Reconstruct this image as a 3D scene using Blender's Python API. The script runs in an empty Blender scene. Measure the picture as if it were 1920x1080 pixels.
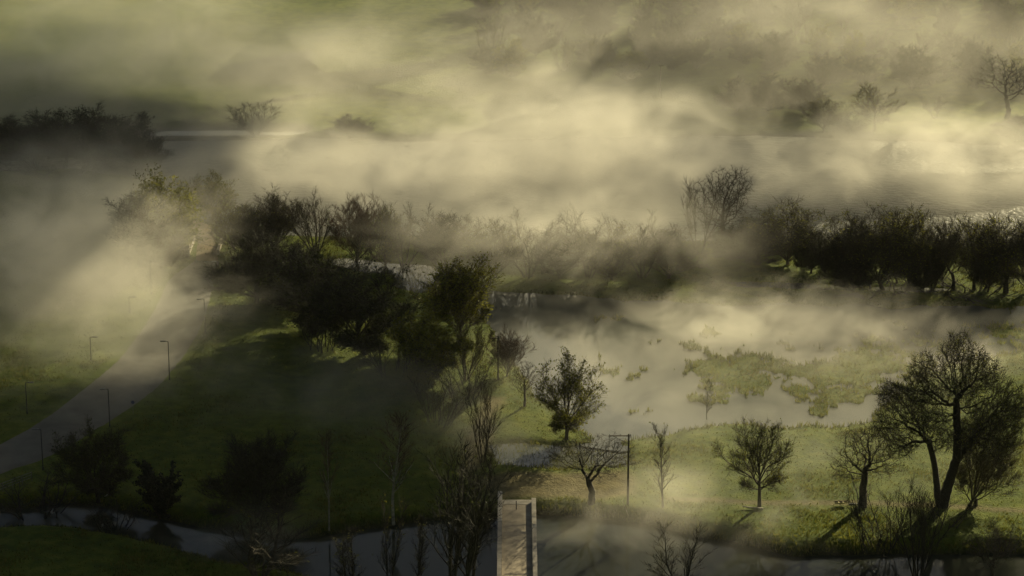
import bpy, math, random
import numpy as np
from mathutils import Vector, Matrix

scene = bpy.context.scene
R = math.radians

# ------------------------------------------------------------------ camera
CAM_H, PITCH, FPX = 157.0, R(18.0), 5050.0
cam_d = bpy.data.cameras.new('camera')
cam_d.sensor_width = 36.0
cam_d.lens = FPX / 1920.0 * 36.0
cam_d.clip_start, cam_d.clip_end = 1.0, 9000.0
cam = bpy.data.objects.new('camera', cam_d)
scene.collection.objects.link(cam)
cam.location = (0, 0, CAM_H)
cam.rotation_euler = (R(90) - PITCH, 0, 0)
scene.camera = cam

# ------------------------------------------------------------------ light
SUN_AZ, SUN_EL = R(31), R(20)          # azimuth from +Y towards +X
world = bpy.data.worlds.new('World'); scene.world = world
world.use_nodes = True
wn = world.node_tree.nodes; wl = world.node_tree.links
sky = wn.new('ShaderNodeTexSky'); sky.sky_type = 'NISHITA'
sky.sun_disc = False
sky.sun_elevation = SUN_EL; sky.sun_rotation = SUN_AZ
sky.air_density = 0.35; sky.dust_density = 0.7; sky.ozone_density = 0.2
bg = wn['Background']; bg.inputs['Strength'].default_value = 0.05
wl.new(sky.outputs[0], bg.inputs['Color'])
sun_d = bpy.data.lights.new('sun', 'SUN')
sun_d.energy = 5.0; sun_d.angle = R(0.5); sun_d.color = (1.0, 0.88, 0.70)
sun = bpy.data.objects.new('sun', sun_d); scene.collection.objects.link(sun)
to_sun = Vector((math.sin(SUN_AZ) * math.cos(SUN_EL), math.cos(SUN_AZ) * math.cos(SUN_EL), math.sin(SUN_EL)))
sun.rotation_euler = to_sun.to_track_quat('Z', 'Y').to_euler()
sun.location = to_sun * 1500

vs = scene.view_settings
vs.view_transform = 'Standard'; vs.look = 'None'; vs.gamma = 1.0; vs.use_curve_mapping = False
vs.exposure = 0.72
vs.use_white_balance = True; vs.white_balance_temperature = 7950.0; vs.white_balance_tint = -5.0
scene.cycles.max_bounces = 5
scene.cycles.diffuse_bounces = 1
scene.cycles.glossy_bounces = 2
scene.cycles.transparent_max_bounces = 8
scene.cycles.volume_bounces = 1
scene.cycles.volume_step_rate = 1.8
scene.cycles.volume_max_steps = 256
scene.cycles.use_denoising = True
scene.cycles.use_adaptive_sampling = True
scene.cycles.adaptive_threshold = 0.02

# ------------------------------------------------------------------ helpers
FWD = np.array([0, math.cos(PITCH), -math.sin(PITCH)])
UP = np.array([0, math.sin(PITCH), math.cos(PITCH)])
def G(px, py, z=1.5):
    """ground point seen at photograph pixel (1920x1080) on the level z"""
    d = np.array([1.0, 0, 0]) * ((px - 960) / FPX) + UP * ((540 - py) / FPX) + FWD
    t = (z - CAM_H) / d[2]
    return np.array([d[0] * t, d[1] * t, z])
def ppm(y_world, z=1.5):
    """photograph pixels per metre across, at a ground distance"""
    return FPX / (y_world * math.cos(PITCH) + (CAM_H - z) * math.sin(PITCH))
def poly(pts, z=1.5):
    return np.array([G(x, y, z)[:2] for x, y in pts])

def tag(o, label=None, cat=None, group=None, kind=None):
    if label: o['label'] = label
    if cat: o['category'] = cat
    if group: o['group'] = group
    if kind: o['kind'] = kind
    return o
def link(o, parent=None):
    scene.collection.objects.link(o)
    if parent: o.parent = parent
    return o
def empty(name, loc=(0, 0, 0), rz=0.0):
    o = bpy.data.objects.new(name, None)
    o.empty_display_size = 0.5
    o.location = loc; o.rotation_euler = (0, 0, rz)
    return link(o)
def mesh_from(name, verts, faces, smooth=False):
    me = bpy.data.meshes.new(name)
    me.from_pydata([tuple(map(float, v)) for v in verts], [], [tuple(map(int, f)) for f in faces])
    me.update()
    if smooth:
        me.polygons.foreach_set('use_smooth', np.ones(len(me.polygons), bool))
    return me
def obj(name, me, mat=None, parent=None):
    o = bpy.data.objects.new(name, me)
    if mat is not None and not me.materials: me.materials.append(mat)
    return link(o, parent)

class MB:
    """collects boxes, tubes and prisms into one mesh"""
    def __init__(s): s.v = []; s.f = []
    def add(s, v, f):
        b = len(s.v); s.v += [tuple(x) for x in v]; s.f += [tuple(i + b for i in q) for q in f]
    def box(s, c, size, rz=0.0, tilt=None):
        hx, hy, hz = size[0] / 2, size[1] / 2, size[2] / 2
        m = Matrix.Rotation(rz, 3, 'Z')
        if tilt is not None: m = m @ tilt
        vs_ = [Vector(c) + m @ Vector((x * hx, y * hy, z * hz)) for z in (-1, 1) for y in (-1, 1) for x in (-1, 1)]
        s.add(vs_, [(0, 2, 3, 1), (4, 5, 7, 6), (0, 1, 5, 4), (2, 6, 7, 3), (0, 4, 6, 2), (1, 3, 7, 5)])
    def tube(s, pts, rad, sides=6, cap=True):
        pts = [Vector(p) for p in pts]
        if not hasattr(rad, '__len__'): rad = [rad] * len(pts)
        b = len(s.v); n = len(pts)
        for i, p in enumerate(pts):
            d = (pts[min(i + 1, n - 1)] - pts[max(i - 1, 0)]).normalized()
            a = d.cross(Vector((0.3, 0.9, 0.1)) if abs(d.z) > 0.8 else Vector((0, 0, 1))).normalized()
            c = d.cross(a)
            for k in range(sides):
                t = 2 * math.pi * k / sides
                s.v.append(tuple(p + (a * math.cos(t) + c * math.sin(t)) * rad[i]))
        for i in range(n - 1):
            for k in range(sides):
                k2 = (k + 1) % sides
                s.f.append((b + i * sides + k, b + i * sides + k2, b + (i + 1) * sides + k2, b + (i + 1) * sides + k))
        if cap:
            s.f.append(tuple(b + k for k in range(sides))[::-1])
            s.f.append(tuple(b + (n - 1) * sides + k for k in range(sides)))
    def build(s, name, mat, parent=None, smooth=False):
        return obj(name, mesh_from(name, s.v, s.f, smooth), mat, parent)

# numpy value noise
NT = {}
def vnoise(x, y, seed):
    if seed not in NT: NT[seed] = np.random.default_rng(seed).random((256, 256))
    T = NT[seed]
    xi = np.floor(x).astype(int); yi = np.floor(y).astype(int)
    u = x - xi; v = y - yi; u = u * u * (3 - 2 * u); v = v * v * (3 - 2 * v)
    a = T[xi % 256, yi % 256]; b = T[(xi + 1) % 256, yi % 256]
    c = T[xi % 256, (yi + 1) % 256]; d = T[(xi + 1) % 256, (yi + 1) % 256]
    return (a * (1 - u) + b * u) * (1 - v) + (c * (1 - u) + d * u) * v
def fbm(x, y, seed, oct=4, gain=0.5):
    t = 0; amp = 1; n = 0
    for o in range(oct):
        t = t + amp * vnoise(x * 2 ** o, y * 2 ** o, seed + o); n += amp; amp *= gain
    return t / n
def smooth(x, a, b):
    t = np.clip((x - a) / (b - a), 0, 1); return t * t * (3 - 2 * t)
def sdist(P, X, Y):
    """signed distance to a polygon, negative inside"""
    n = len(P); best = np.full(X.shape, 1e18); inside = np.zeros(X.shape, bool)
    for i in range(n):
        ax, ay = P[i]; bx, by = P[(i + 1) % n]
        ex, ey = bx - ax, by - ay
        t = np.clip(((X - ax) * ex + (Y - ay) * ey) / (ex * ex + ey * ey + 1e-9), 0, 1)
        best = np.minimum(best, (X - ax - t * ex) ** 2 + (Y - ay - t * ey) ** 2)
        c = (ay > Y) != (by > Y)
        xc = ax + (Y - ay) / (by - ay + 1e-12) * (bx - ax)
        inside ^= c & (X < xc)
    d = np.sqrt(best)
    return np.where(inside, -d, d)

# ------------------------------------------------------------------ materials
def mat_new(name):
    m = bpy.data.materials.new(name); m.use_nodes = True
    return m, m.node_tree.nodes, m.node_tree.links, m.node_tree.nodes['Principled BSDF']
def mat_noise(name, c1, c2, scale=3.0, rough=0.85, detail=4.0, bump=0.0, metallic=0.0, space='Object'):
    m, n, l, b = mat_new(name)
    tc = n.new('ShaderNodeTexCoord')
    nz = n.new('ShaderNodeTexNoise'); nz.inputs['Scale'].default_value = scale; nz.inputs['Detail'].default_value = detail
    l.new(tc.outputs[space], nz.inputs['Vector'])
    r = n.new('ShaderNodeValToRGB')
    r.color_ramp.elements[0].position = 0.33; r.color_ramp.elements[1].position = 0.68
    r.color_ramp.elements[0].color = (*c1, 1); r.color_ramp.elements[1].color = (*c2, 1)
    l.new(nz.outputs['Fac'], r.inputs['Fac']); l.new(r.outputs['Color'], b.inputs['Base Color'])
    b.inputs['Roughness'].default_value = rough; b.inputs['Metallic'].default_value = metallic
    if bump:
        bp = n.new('ShaderNodeBump'); bp.inputs['Strength'].default_value = bump; bp.inputs['Distance'].default_value = 0.05
        l.new(nz.outputs['Fac'], bp.inputs['Height']); l.new(bp.outputs['Normal'], b.inputs['Normal'])
    return m
M = {}
M['bark'] = mat_noise('bark', (0.030, 0.024, 0.016), (0.075, 0.060, 0.042), 6.0, 0.95, bump=0.4)
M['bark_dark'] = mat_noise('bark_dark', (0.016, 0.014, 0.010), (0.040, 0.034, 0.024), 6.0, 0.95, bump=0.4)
M['bark_pale'] = mat_noise('bark_pale', (0.16, 0.14, 0.11), (0.42, 0.38, 0.31), 3.0, 0.9, bump=0.3)
M['twig'] = mat_noise('twig', (0.030, 0.024, 0.014), (0.070, 0.056, 0.032), 0.8, 0.95)
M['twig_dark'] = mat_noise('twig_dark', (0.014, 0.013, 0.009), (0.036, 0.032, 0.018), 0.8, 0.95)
M['twig_red'] = mat_noise('twig_red', (0.050, 0.028, 0.018), (0.100, 0.058, 0.036), 0.8, 0.95)
def mat_leaf(name, c1, c2):
    m = mat_noise(name, c1, c2, 0.6, 0.7)
    b = m.node_tree.nodes['Principled BSDF']
    n, l = m.node_tree.nodes, m.node_tree.links
    tr = n.new('ShaderNodeBsdfTranslucent'); mx = n.new('ShaderNodeMixShader'); mx.inputs[0].default_value = 0.55
    ramp = [x for x in n if x.type == 'VALTORGB'][0]
    l.new(ramp.outputs['Color'], tr.inputs['Color'])
    out = [x for x in n if x.type == 'OUTPUT_MATERIAL'][0]
    l.new(b.outputs[0], mx.inputs[1]); l.new(tr.outputs[0], mx.inputs[2]); l.new(mx.outputs[0], out.inputs['Surface'])
    return m
M['leaf'] = mat_leaf('young_leaf', (0.095, 0.100, 0.012), (0.180, 0.175, 0.022))
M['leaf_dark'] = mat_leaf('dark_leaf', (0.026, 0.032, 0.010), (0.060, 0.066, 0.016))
M['leaf_ever'] = mat_leaf('evergreen_leaf', (0.010, 0.014, 0.008), (0.024, 0.030, 0.014))
M['concrete'] = mat_noise('concrete', (0.30, 0.26, 0.20), (0.52, 0.46, 0.37), 0.7, 0.85, 6.0, bump=0.2)
M['deck'] = mat_noise('bridge_deck', (0.20, 0.16, 0.11), (0.42, 0.34, 0.24), 0.45, 0.8, 7.0, bump=0.3)
M['steel'] = mat_noise('painted_steel', (0.020, 0.022, 0.022), (0.040, 0.042, 0.040), 2.0, 0.5, metallic=0.3)
M['galv'] = mat_noise('galvanised', (0.10, 0.10, 0.09), (0.20, 0.20, 0.18), 2.0, 0.5, metallic=0.6)
M['wood'] = mat_noise('weathered_wood', (0.06, 0.045, 0.03), (0.13, 0.10, 0.07), 3.0, 0.9, bump=0.3)
M['pale_wood'] = mat_noise('pale_wood', (0.40, 0.33, 0.14), (0.65, 0.55, 0.26), 2.0, 0.6)
M['stone'] = mat_noise('stone', (0.035, 0.035, 0.032), (0.09, 0.09, 0.08), 1.2, 0.95, 6.0, bump=0.5)
M['asphalt'] = mat_noise('asphalt', (0.085, 0.080, 0.066), (0.135, 0.127, 0.105), 0.25, 0.9, 8.0, bump=0.2, space='Object')
M['dirt'] = mat_noise('dirt', (0.13, 0.095, 0.055), (0.21, 0.155, 0.09), 0.3, 0.95, 8.0, bump=0.3)
M['blue'] = mat_noise('blue_plastic', (0.01, 0.025, 0.10), (0.02, 0.045, 0.16), 2.0, 0.5)
M['white'] = mat_noise('white_feather', (0.65, 0.65, 0.62), (0.80, 0.80, 0.78), 8.0, 0.8)

# ------------------------------------------------------------------ shape of the land (photo outlines laid on the ground, metres)
Z_LAND, Z_CANAL, Z_FLOOD, Z_POND, Z_RIVER = 1.6, 0.0, 1.15, 0.95, 0.4
canal_P = poly([(-60, 962), (60, 958), (110, 950), (180, 952), (240, 966), (330, 986), (430, 1000), (520, 1016), (600, 1012), (700, 997),
                (800, 982), (935, 972), (1010, 970), (1110, 976), (1200, 987), (1290, 1006), (1390, 1028), (1490, 1048), (1600, 1046), (1750, 1044),
                (1960, 1042), (2200, 1040), (2200, 1200), (1000, 1200), (800, 1170), (690, 1112), (610, 1090), (520, 1070), (420, 1056), (330, 1030), (250, 1008), (170, 998), (90, 990), (-60, 992)], 0.0)
flood_P = poly([(905, 543), (1000, 549), (1100, 556), (1220, 566), (1330, 574), (1480, 572), (1600, 574), (1760, 576), (1940, 580), (2100, 585),
                (2100, 640), (1920, 660), (1780, 690), (1700, 740), (1640, 792), (1560, 806), (1420, 792), (1300, 800), (1240, 816), (1200, 824), (1160, 832),
                (1120, 826), (1096, 806), (1060, 770), (1010, 735), (975, 705), (955, 665), (925, 620), (890, 580)], Z_FLOOD)
pond_P = poly([(925, 838), (980, 832), (1060, 836), (1120, 834), (1172, 842), (1178, 874), (1120, 878), (1050, 882), (980, 876), (935, 870)], Z_POND)
river_P = poly([(280, 264), (600, 266), (900, 268), (1200, 262), (1420, 258), (1620, 268), (2100, 282), (2300, 400), (2100, 470), (1920, 466), (1600, 462), (1300, 452), (1000, 445), (700, 442),
                (520, 440), (430, 438), (395, 420), (372, 396), (345, 372), (310, 350), (250, 330), (150, 318), (0, 318), (-300, 320), (-300, 296), (0, 300), (180, 300), (270, 290)], Z_RIVER)
far_water_P = poly([(262, 250), (330, 246), (430, 244), (560, 249), (520, 254), (430, 255), (300, 257)], Z_RIVER)
back_pool_P = poly([(610, 486), (660, 489), (730, 496), (800, 500), (838, 512), (842, 538), (790, 548), (745, 540), (742, 515), (690, 508), (640, 500)], Z_FLOOD)
side_pool_P = poly([(1370, 531), (1440, 529), (1560, 536), (1700, 541), (1780, 541), (1770, 546), (1650, 546), (1520, 541), (1400, 538)], Z_FLOOD)
dirt_P = poly([(900, 890), (960, 880), (1060, 884), (1180, 880), (1200, 900), (1190, 930), (1130, 938), (1010, 936), (930, 938), (890, 915)], Z_LAND)
track_P = poly([(905, 740), (950, 742), (925, 790), (920, 830), (900, 880), (862, 884), (872, 820), (890, 780)], Z_LAND)
grass_mounds = [(1395, 700, 200, 55, 1.1), (1540, 715, 190, 60, 1.1), (1180, 695, 110, 28, 0.72), (1290, 735, 110, 26, 0.66), (1330, 650, 100, 26, 0.85),
                (1640, 690, 150, 60, 1.0), (1560, 765, 110, 20, 0.75), (1120, 670, 80, 20, 0.6), (1230, 765, 80, 14, 0.55), (1720, 640, 200, 36, 0.8), (1890, 630, 150, 36, 0.95),
                (1120, 600, 110, 16, 0.42), (1250, 640, 110, 18, 0.5), (1450, 640, 120, 20, 0.6), (1420, 770, 120, 12, 0.45)]

def height(X, Y):
    base = Z_LAND + 0.7 * (fbm(X / 22, Y / 30, 11) - 0.5) + 0.22 * (fbm(X / 4, Y / 4, 15, 3) - 0.5)
    # left fields lie a little lower than the road bank
    h = base
    s = sdist(canal_P, X, Y) + 1.6 * (fbm(X / 5, Y / 5, 3) - 0.5)
    h = np.minimum(h, -1.3 + (base + 1.3) * smooth(s, -1.6, 3.6))
    s = sdist(flood_P, X, Y)
    s2 = s + 5.0 * (fbm(X / 7, Y / 12, 5) - 0.5)
    bed = Z_FLOOD - 0.27 + 0.66 * (fbm(X / 5, Y / 7, 21, 5, 0.65) - 0.5)
    lift = np.zeros_like(X)
    for (px, py, rx, ry, a) in grass_mounds:
        c = G(px, py, Z_FLOOD); sc_ = ppm(c[1])
        wx = rx / sc_; wy = ry / sc_ / 0.33
        lift = np.maximum(lift, a * np.exp(-((X - c[0]) / wx) ** 2 - ((Y - c[1]) / wy) ** 2))
    rag = 0.6 * (fbm(X / 3.4, Y / 5.0, 31, 5, 0.7) - 0.5) + 0.55 * (fbm(X / 0.9, Y / 1.6, 36, 3, 0.7) - 0.5)
    bed = bed + lift * (0.36 + 1.0 * rag)
    bed = np.minimum(bed, Z_FLOOD + 0.16)
    w = smooth(s2, -3.0, 5.0)
    h = np.where(s < 12, np.minimum(h, bed * (1 - w) + base * w), h)
    for P, zl, bw in ((pond_P, Z_POND, 1.2), (back_pool_P, Z_FLOOD, 2.0), (side_pool_P, Z_FLOOD, 1.2)):
        s = sdist(P, X, Y) + 2.0 * (fbm(X / 4, Y / 5, 7) - 0.5)
        h = np.minimum(h, (zl - 0.5) + (base - zl + 0.5) * smooth(s, -1.0, bw + 0.6))
    s = sdist(river_P, X, Y) + 6.0 * (fbm(X / 12, Y / 12, 9) - 0.5)
    h = np.minimum(h, -1.5 + (base + 1.5) * smooth(s, -2.0, 5.0))
    s = sdist(far_water_P, X, Y)
    h = np.minimum(h, -1.0 + (base + 1.0) * smooth(s, -2.0, 5.0))
    # the wooded hill at the far side, right
    u = 0.45 * (X - 40) + 0.89 * (Y - 655)
    h = h + np.clip(smooth(u, 0, 420), 0, 1) * 85 * smooth(X, -40, 140) + 6 * smooth(u, 0, 80) * (fbm(X / 40, Y / 40, 41) - 0.3)* smooth(X, -60, 60)
    # the castle hill the photograph is taken from
    slope = 150 - 0.53 * np.sqrt(np.maximum(Y, 0) ** 2 + (np.abs(X) * 0.55) ** 2)
    slope = np.where(Y < 0, 150 - 0.12 * np.abs(X) + 0.02 * Y, slope)
    h = np.maximum(h, np.minimum(slope, 150))
    return h
def hz(x, y):
    return float(height(np.array([[x]], float), np.array([[y]], float))[0, 0])
def onland(px, py, dz=0.0):
    """where the sight line of a photo pixel meets the land"""
    z = Z_LAND
    for _ in range(6):
        p = G(px, py, z); z = hz(p[0], p[1])
        if z < 0.1: z = 0.1
    p = G(px, py, z)
    return Vector((p[0], p[1], z + dz))

def axis(core0, core1, step, far0, far1):
    a = list(np.arange(core0, core1 + step, step)); s = step; x = a[-1]
    while x < far1: s *= 1.25; x += s; a.append(x)
    s = step; x = core0; b = []
    while x > far0: s *= 1.25; x -= s; b.append(x)
    return np.array(b[::-1] + a)
ax = axis(-150, 150, 0.7, -1400, 1400)
ay = axis(335, 620, 0.9, -500, 1900)
GX, GY = np.meshgrid(ax, ay)
GZ = height(GX, GY)
def grid_mesh(name, X, Y, Z):
    ny, nx = X.shape
    me = bpy.data.meshes.new(name)
    co = np.stack([X, Y, Z], -1).reshape(-1, 3).astype(np.float32)
    i = np.arange(ny * nx).reshape(ny, nx)
    q = np.stack([i[:-1, :-1], i[:-1, 1:], i[1:, 1:], i[1:, :-1]], -1).reshape(-1, 4)
    me.vertices.add(len(co)); me.vertices.foreach_set('co', co.ravel())
    me.loops.add(q.size); me.loops.foreach_set('vertex_index', q.ravel().astype(np.int32))
    me.polygons.add(len(q)); me.polygons.foreach_set('loop_start', np.arange(0, q.size, 4, dtype=np.int32))
    me.update(calc_edges=True)
    me.polygons.foreach_set('use_smooth', np.ones(len(q), bool))
    return me
gme = grid_mesh('ground', GX, GY, GZ)
dirt = np.maximum(0.8 - 0.8 * smooth(sdist(dirt_P, GX, GY) + 2.5 * (fbm(GX / 4, GY / 4, 51) - 0.5), -2.0, 1.5),
                  0.75 * (1 - smooth(sdist(track_P, GX, GY) + 2.0 * (fbm(GX / 3, GY / 3, 52) - 0.5), -1.0, 1.0)))
fp = [G(x, y, Z_LAND)[:2] for x, y in ((1262, 936), (1330, 939), (1420, 943), (1500, 944), (1570, 943), (1660, 944), (1760, 948), (1950, 960))]
for i in range(len(fp) - 1):
    a_, b_ = fp[i], fp[i + 1]; e_ = b_ - a_
    t_ = np.clip(((GX - a_[0]) * e_[0] + (GY - a_[1]) * e_[1]) / (e_ @ e_), 0, 1)
    dirt = np.maximum(dirt, 0.7 * (1 - smooth(np.hypot(GX - a_[0] - t_ * e_[0], GY - a_[1] - t_ * e_[1]), 0.5, 1.3)))
at = gme.attributes.new('dirt', 'FLOAT', 'POINT'); at.data.foreach_set('value', dirt.ravel().astype(np.float32))
wetlow = 1 - smooth(GZ, 0.2, 1.25)
at = gme.attributes.new('bank', 'FLOAT', 'POINT'); at.data.foreach_set('value', (wetlow * (sdist(flood_P, GX, GY) > 3)).ravel().astype(np.float32))

m, n, l, b = mat_new('grassland')
tc = n.new('ShaderNodeTexCoord')
def noise_node(scale, detail, vec=None, rough=0.6):
    z = n.new('ShaderNodeTexNoise'); z.inputs['Scale'].default_value = scale; z.inputs['Detail'].default_value = detail
    z.inputs['Roughness'].default_value = rough
    l.new(vec or tc.outputs['Object'], z.inputs['Vector']); return z
def ramp_node(src, stops):
    r = n.new('ShaderNodeValToRGB')
    while len(r.color_ramp.elements) < len(stops): r.color_ramp.elements.new(0.5)
    for e, (p_, c) in zip(r.color_ramp.elements, stops): e.position = p_; e.color = (*c, 1)
    l.new(src, r.inputs['Fac']); return r
def mix_node(fac, a, b_):
    x = n.new('ShaderNodeMix'); x.data_type = 'RGBA'
    l.new(fac, x.inputs[0]); l.new(a, x.inputs[6]); l.new(b_, x.inputs[7]); return x.outputs[2]
big = noise_node(0.06, 5); mid = noise_node(0.45, 6); fine = noise_node(2.4, 4)
g1 = ramp_node(big.outputs['Fac'], [(0.30, (0.036, 0.062, 0.006)), (0.5, (0.072, 0.102, 0.008)), (0.70, (0.130, 0.148, 0.014))])
g2 = ramp_node(mid.outputs['Fac'], [(0.32, (0.026, 0.042, 0.006)), (0.50, (0.074, 0.102, 0.008)), (0.72, (0.155, 0.168, 0.024))])
mx1 = n.new('ShaderNodeMix'); mx1.data_type = 'RGBA'; mx1.inputs[0].default_value = 0.55
l.new(g1.outputs[0], mx1.inputs[6]); l.new(g2.outputs[0], mx1.inputs[7])
ad = n.new('ShaderNodeAttribute'); ad.attribute_name = 'dirt'
dr = ramp_node(mid.outputs['Fac'], [(0.3, (0.10, 0.075, 0.040)), (0.7, (0.20, 0.155, 0.085))])
c1 = mix_node(ad.outputs['Fac'], mx1.outputs[2], dr.outputs[0])
ab = n.new('ShaderNodeAttribute'); ab.attribute_name = 'bank'
br = ramp_node(fine.outputs['Fac'], [(0.3, (0.020, 0.022, 0.010)), (0.7, (0.060, 0.056, 0.026))])
c2 = mix_node(ab.outputs['Fac'], c1, br.outputs[0])
l.new(c2, b.inputs['Base Color']); b.inputs['Roughness'].default_value = 0.95
b.inputs['Specular IOR Level'].default_value = 0.15
bp = n.new('ShaderNodeBump'); bp.inputs['Strength'].default_value = 0.8; bp.inputs['Distance'].default_value = 0.35
hsum = n.new('ShaderNodeMath'); hsum.operation = 'ADD'
l.new(mid.outputs['Fac'], hsum.inputs[0]); l.new(fine.outputs['Fac'], hsum.inputs[1])
l.new(hsum.outputs[0], bp.inputs['Height']); l.new(bp.outputs['Normal'], b.inputs['Normal'])
tag(obj('ground', gme, m), kind='structure')

# ------------------------------------------------------------------ water
def water_mat(name, wave, dist, strength, rough, col, stretch=(1, 1, 1)):
    m, n, l, b = mat_new(name)
    tc = n.new('ShaderNodeTexCoord'); mp = n.new('ShaderNodeMapping'); mp.inputs['Scale'].default_value = stretch
    l.new(tc.outputs['Object'], mp.inputs['Vector'])
    z = n.new('ShaderNodeTexNoise'); z.inputs['Scale'].default_value = wave; z.inputs['Detail'].default_value = 3
    l.new(mp.outputs[0], z.inputs['Vector'])
    bp = n.new('ShaderNodeBump'); bp.inputs['Strength'].default_value = strength; bp.inputs['Distance'].default_value = dist
    l.new(z.outputs['Fac'], bp.inputs['Height']); l.new(bp.outputs['Normal'], b.inputs['Normal'])
    b.inputs['Base Color'].default_value = (*col, 1); b.inputs['Roughness'].default_value = rough
    b.inputs['IOR'].default_value = 1.33; b.inputs['Specular IOR Level'].default_value = 0.9
    return m
def sheet(name, P, z, mat, grow=14.0):
    c = P.mean(0); x0, y0 = P.min(0) - grow; x1, y1 = P.max(0) + grow
    me = mesh_from(name, [(x0, y0, z), (x1, y0, z), (x1, y1, z), (x0, y1, z)], [(0, 1, 2, 3)])
    return me
def water(name, P, z, mat, off):
    """a sheet grown a few metres past the shoreline, so the land itself cuts the edge"""
    n_ = len(P); area = 0
    for i in range(n_):
        a, b_ = P[i], P[(i + 1) % n_]; area += a[0] * b_[1] - b_[0] * a[1]
    sgn = 1 if area > 0 else -1
    out = []
    for i in range(n_):
        a, b_, c = P[i - 1], P[i], P[(i + 1) % n_]
        t1 = (b_ - a) / (np.linalg.norm(b_ - a) + 1e-9); t2 = (c - b_) / (np.linalg.norm(c - b_) + 1e-9)
        nn = np.array([t1[1] + t2[1], -(t1[0] + t2[0])]); nn /= (np.linalg.norm(nn) + 1e-9)
        out.append(b_ + sgn * nn * off)
    me = mesh_from(name, [(p[0], p[1], z) for p in out], [tuple(range(n_)) if sgn > 0 else tuple(range(n_))[::-1]])
    return tag(obj(name, me, mat), kind='structure')
w_canal = water_mat('canal_water', 0.8, 0.02, 0.25, 0.02, (0.028, 0.032, 0.024), (1, 0.5, 1))
w_canal.node_tree.nodes['Principled BSDF'].inputs['Specular IOR Level'].default_value = 0.22
w_flood = water_mat('flood_water', 0.7, 0.015, 0.2, 0.03, (0.092, 0.098, 0.086), (1, 0.5, 1))
w_river = water_mat('river_water', 0.9, 0.6, 1.0, 0.42, (0.060, 0.065, 0.045), (0.8, 1.0, 1))
water('canal_water', canal_P, Z_CANAL, w_canal, 3.5)
water('flood_water', flood_P, Z_FLOOD, w_flood, 3.5)
water('pond_water', pond_P, Z_POND, w_flood, 1.5)
water('river_water', river_P, Z_RIVER, w_river, 6.0)
water('far_water', far_water_P, Z_RIVER, w_flood, 4.0)
water('pool_water', back_pool_P, Z_FLOOD, w_flood, 2.0)
water('puddle_water', side_pool_P, Z_FLOOD, w_flood, 1.4)
# ------------------------------------------------------------------ road and path, laid on the land
def ribbon(name, left, right, mat, lift=0.03, n=70, m_=9):
    def resample(pts, n):
        P = np.array([G(x, y, Z_LAND)[:2] for x, y in pts]); d = np.r_[0, np.cumsum(np.linalg.norm(np.diff(P, axis=0), axis=1))]
        t = np.linspace(0, d[-1], n); return np.stack([np.interp(t, d, P[:, 0]), np.interp(t, d, P[:, 1])], 1)
    def soft(P):
        for _ in range(6): P[1:-1] = (P[:-2] + 2 * P[1:-1] + P[2:]) / 4
        return P
    A, B = soft(resample(left, n)), soft(resample(right, n))
    t = np.linspace(0, 1, m_)[None, :, None]
    Q = A[:, None] * (1 - t) + B[:, None] * t
    Z = height(Q[..., 0], Q[..., 1]) + lift + 0.10 * (1 - (2 * t[..., 0] - 1) ** 4)
    Z[:, 0] -= 0.25; Z[:, -1] -= 0.25
    return tag(obj(name, grid_mesh(name, Q[..., 0], Q[..., 1], Z), mat), kind='structure')
ribbon('road', [(-60, 862), (0, 828), (50, 800), (100, 768), (160, 720), (215, 672), (262, 610), (290, 560), (308, 520), (345, 498), (362, 486)],
       [(-60, 925), (0, 893), (70, 874), (120, 850), (200, 800), (260, 766), (300, 736), (340, 690), (375, 640), (396, 590), (405, 550), (412, 520), (415, 490)], M['asphalt'])
ribbon('path', [(360, 490), (363, 465), (368, 445), (352, 425), (345, 408), (362, 396)], [(416, 490), (412, 465), (407, 445), (404, 425), (398, 408), (385, 398)], M['dirt'], 0.05, 40, 6)

# ------------------------------------------------------------------ the canal bridge
bx0, bx1 = -2.12, 3.58
zd = hz(0.7, G(960, 925, Z_LAND)[1]) + 0.12
yl = float(G(938, 921, zd + 0.55)[1]); yr = float(G(1000, 934, zd + 0.55)[1]); yd = float(G(968, 937, zd)[1]); y0 = 338.0
br = empty('bridge', ((bx0 + bx1) / 2, (yd + y0) / 2, zd))
tag(br, 'narrow concrete footbridge with pale block parapets crossing the canal', 'bridge')
def local(mb):
    o = Vector(br.location); mb.v = [tuple(Vector(v) - o) for v in mb.v]; return mb
d = MB(); yj = float(G(968, 945.5, zd)[1])
d.box(((bx0 + bx1) / 2, (y0 + yj - 0.06) / 2, zd - 0.27), (bx1 - bx0 - 1.32, yj - 0.06 - y0, 0.5)); local(d).build('deck', M['deck'], br)
d = MB(); d.box(((bx0 + bx1) / 2, (yj + yd) / 2 + 0.03, zd - 0.25), (bx1 - bx0 - 1.32, yd - yj, 0.5)); local(d).build('approach_slab', M['concrete'], br)
d = MB()
for gx in (bx0 + 0.95, bx1 - 0.95): d.box((gx, (y0 + yd) / 2 - 1, zd - 0.85), (0.45, yd - y0 - 2, 0.62))
d.box(((bx0 + bx1) / 2, yd - 2.4, zd - 1.6), (bx1 - bx0 - 0.2, 1.0, 2.1)); local(d).build('girder', M['concrete'], br)
M['concrete_old'] = mat_noise('concrete_old', (0.17, 0.15, 0.13), (0.30, 0.27, 0.23), 0.9, 0.9, 6.0, bump=0.2)
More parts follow.
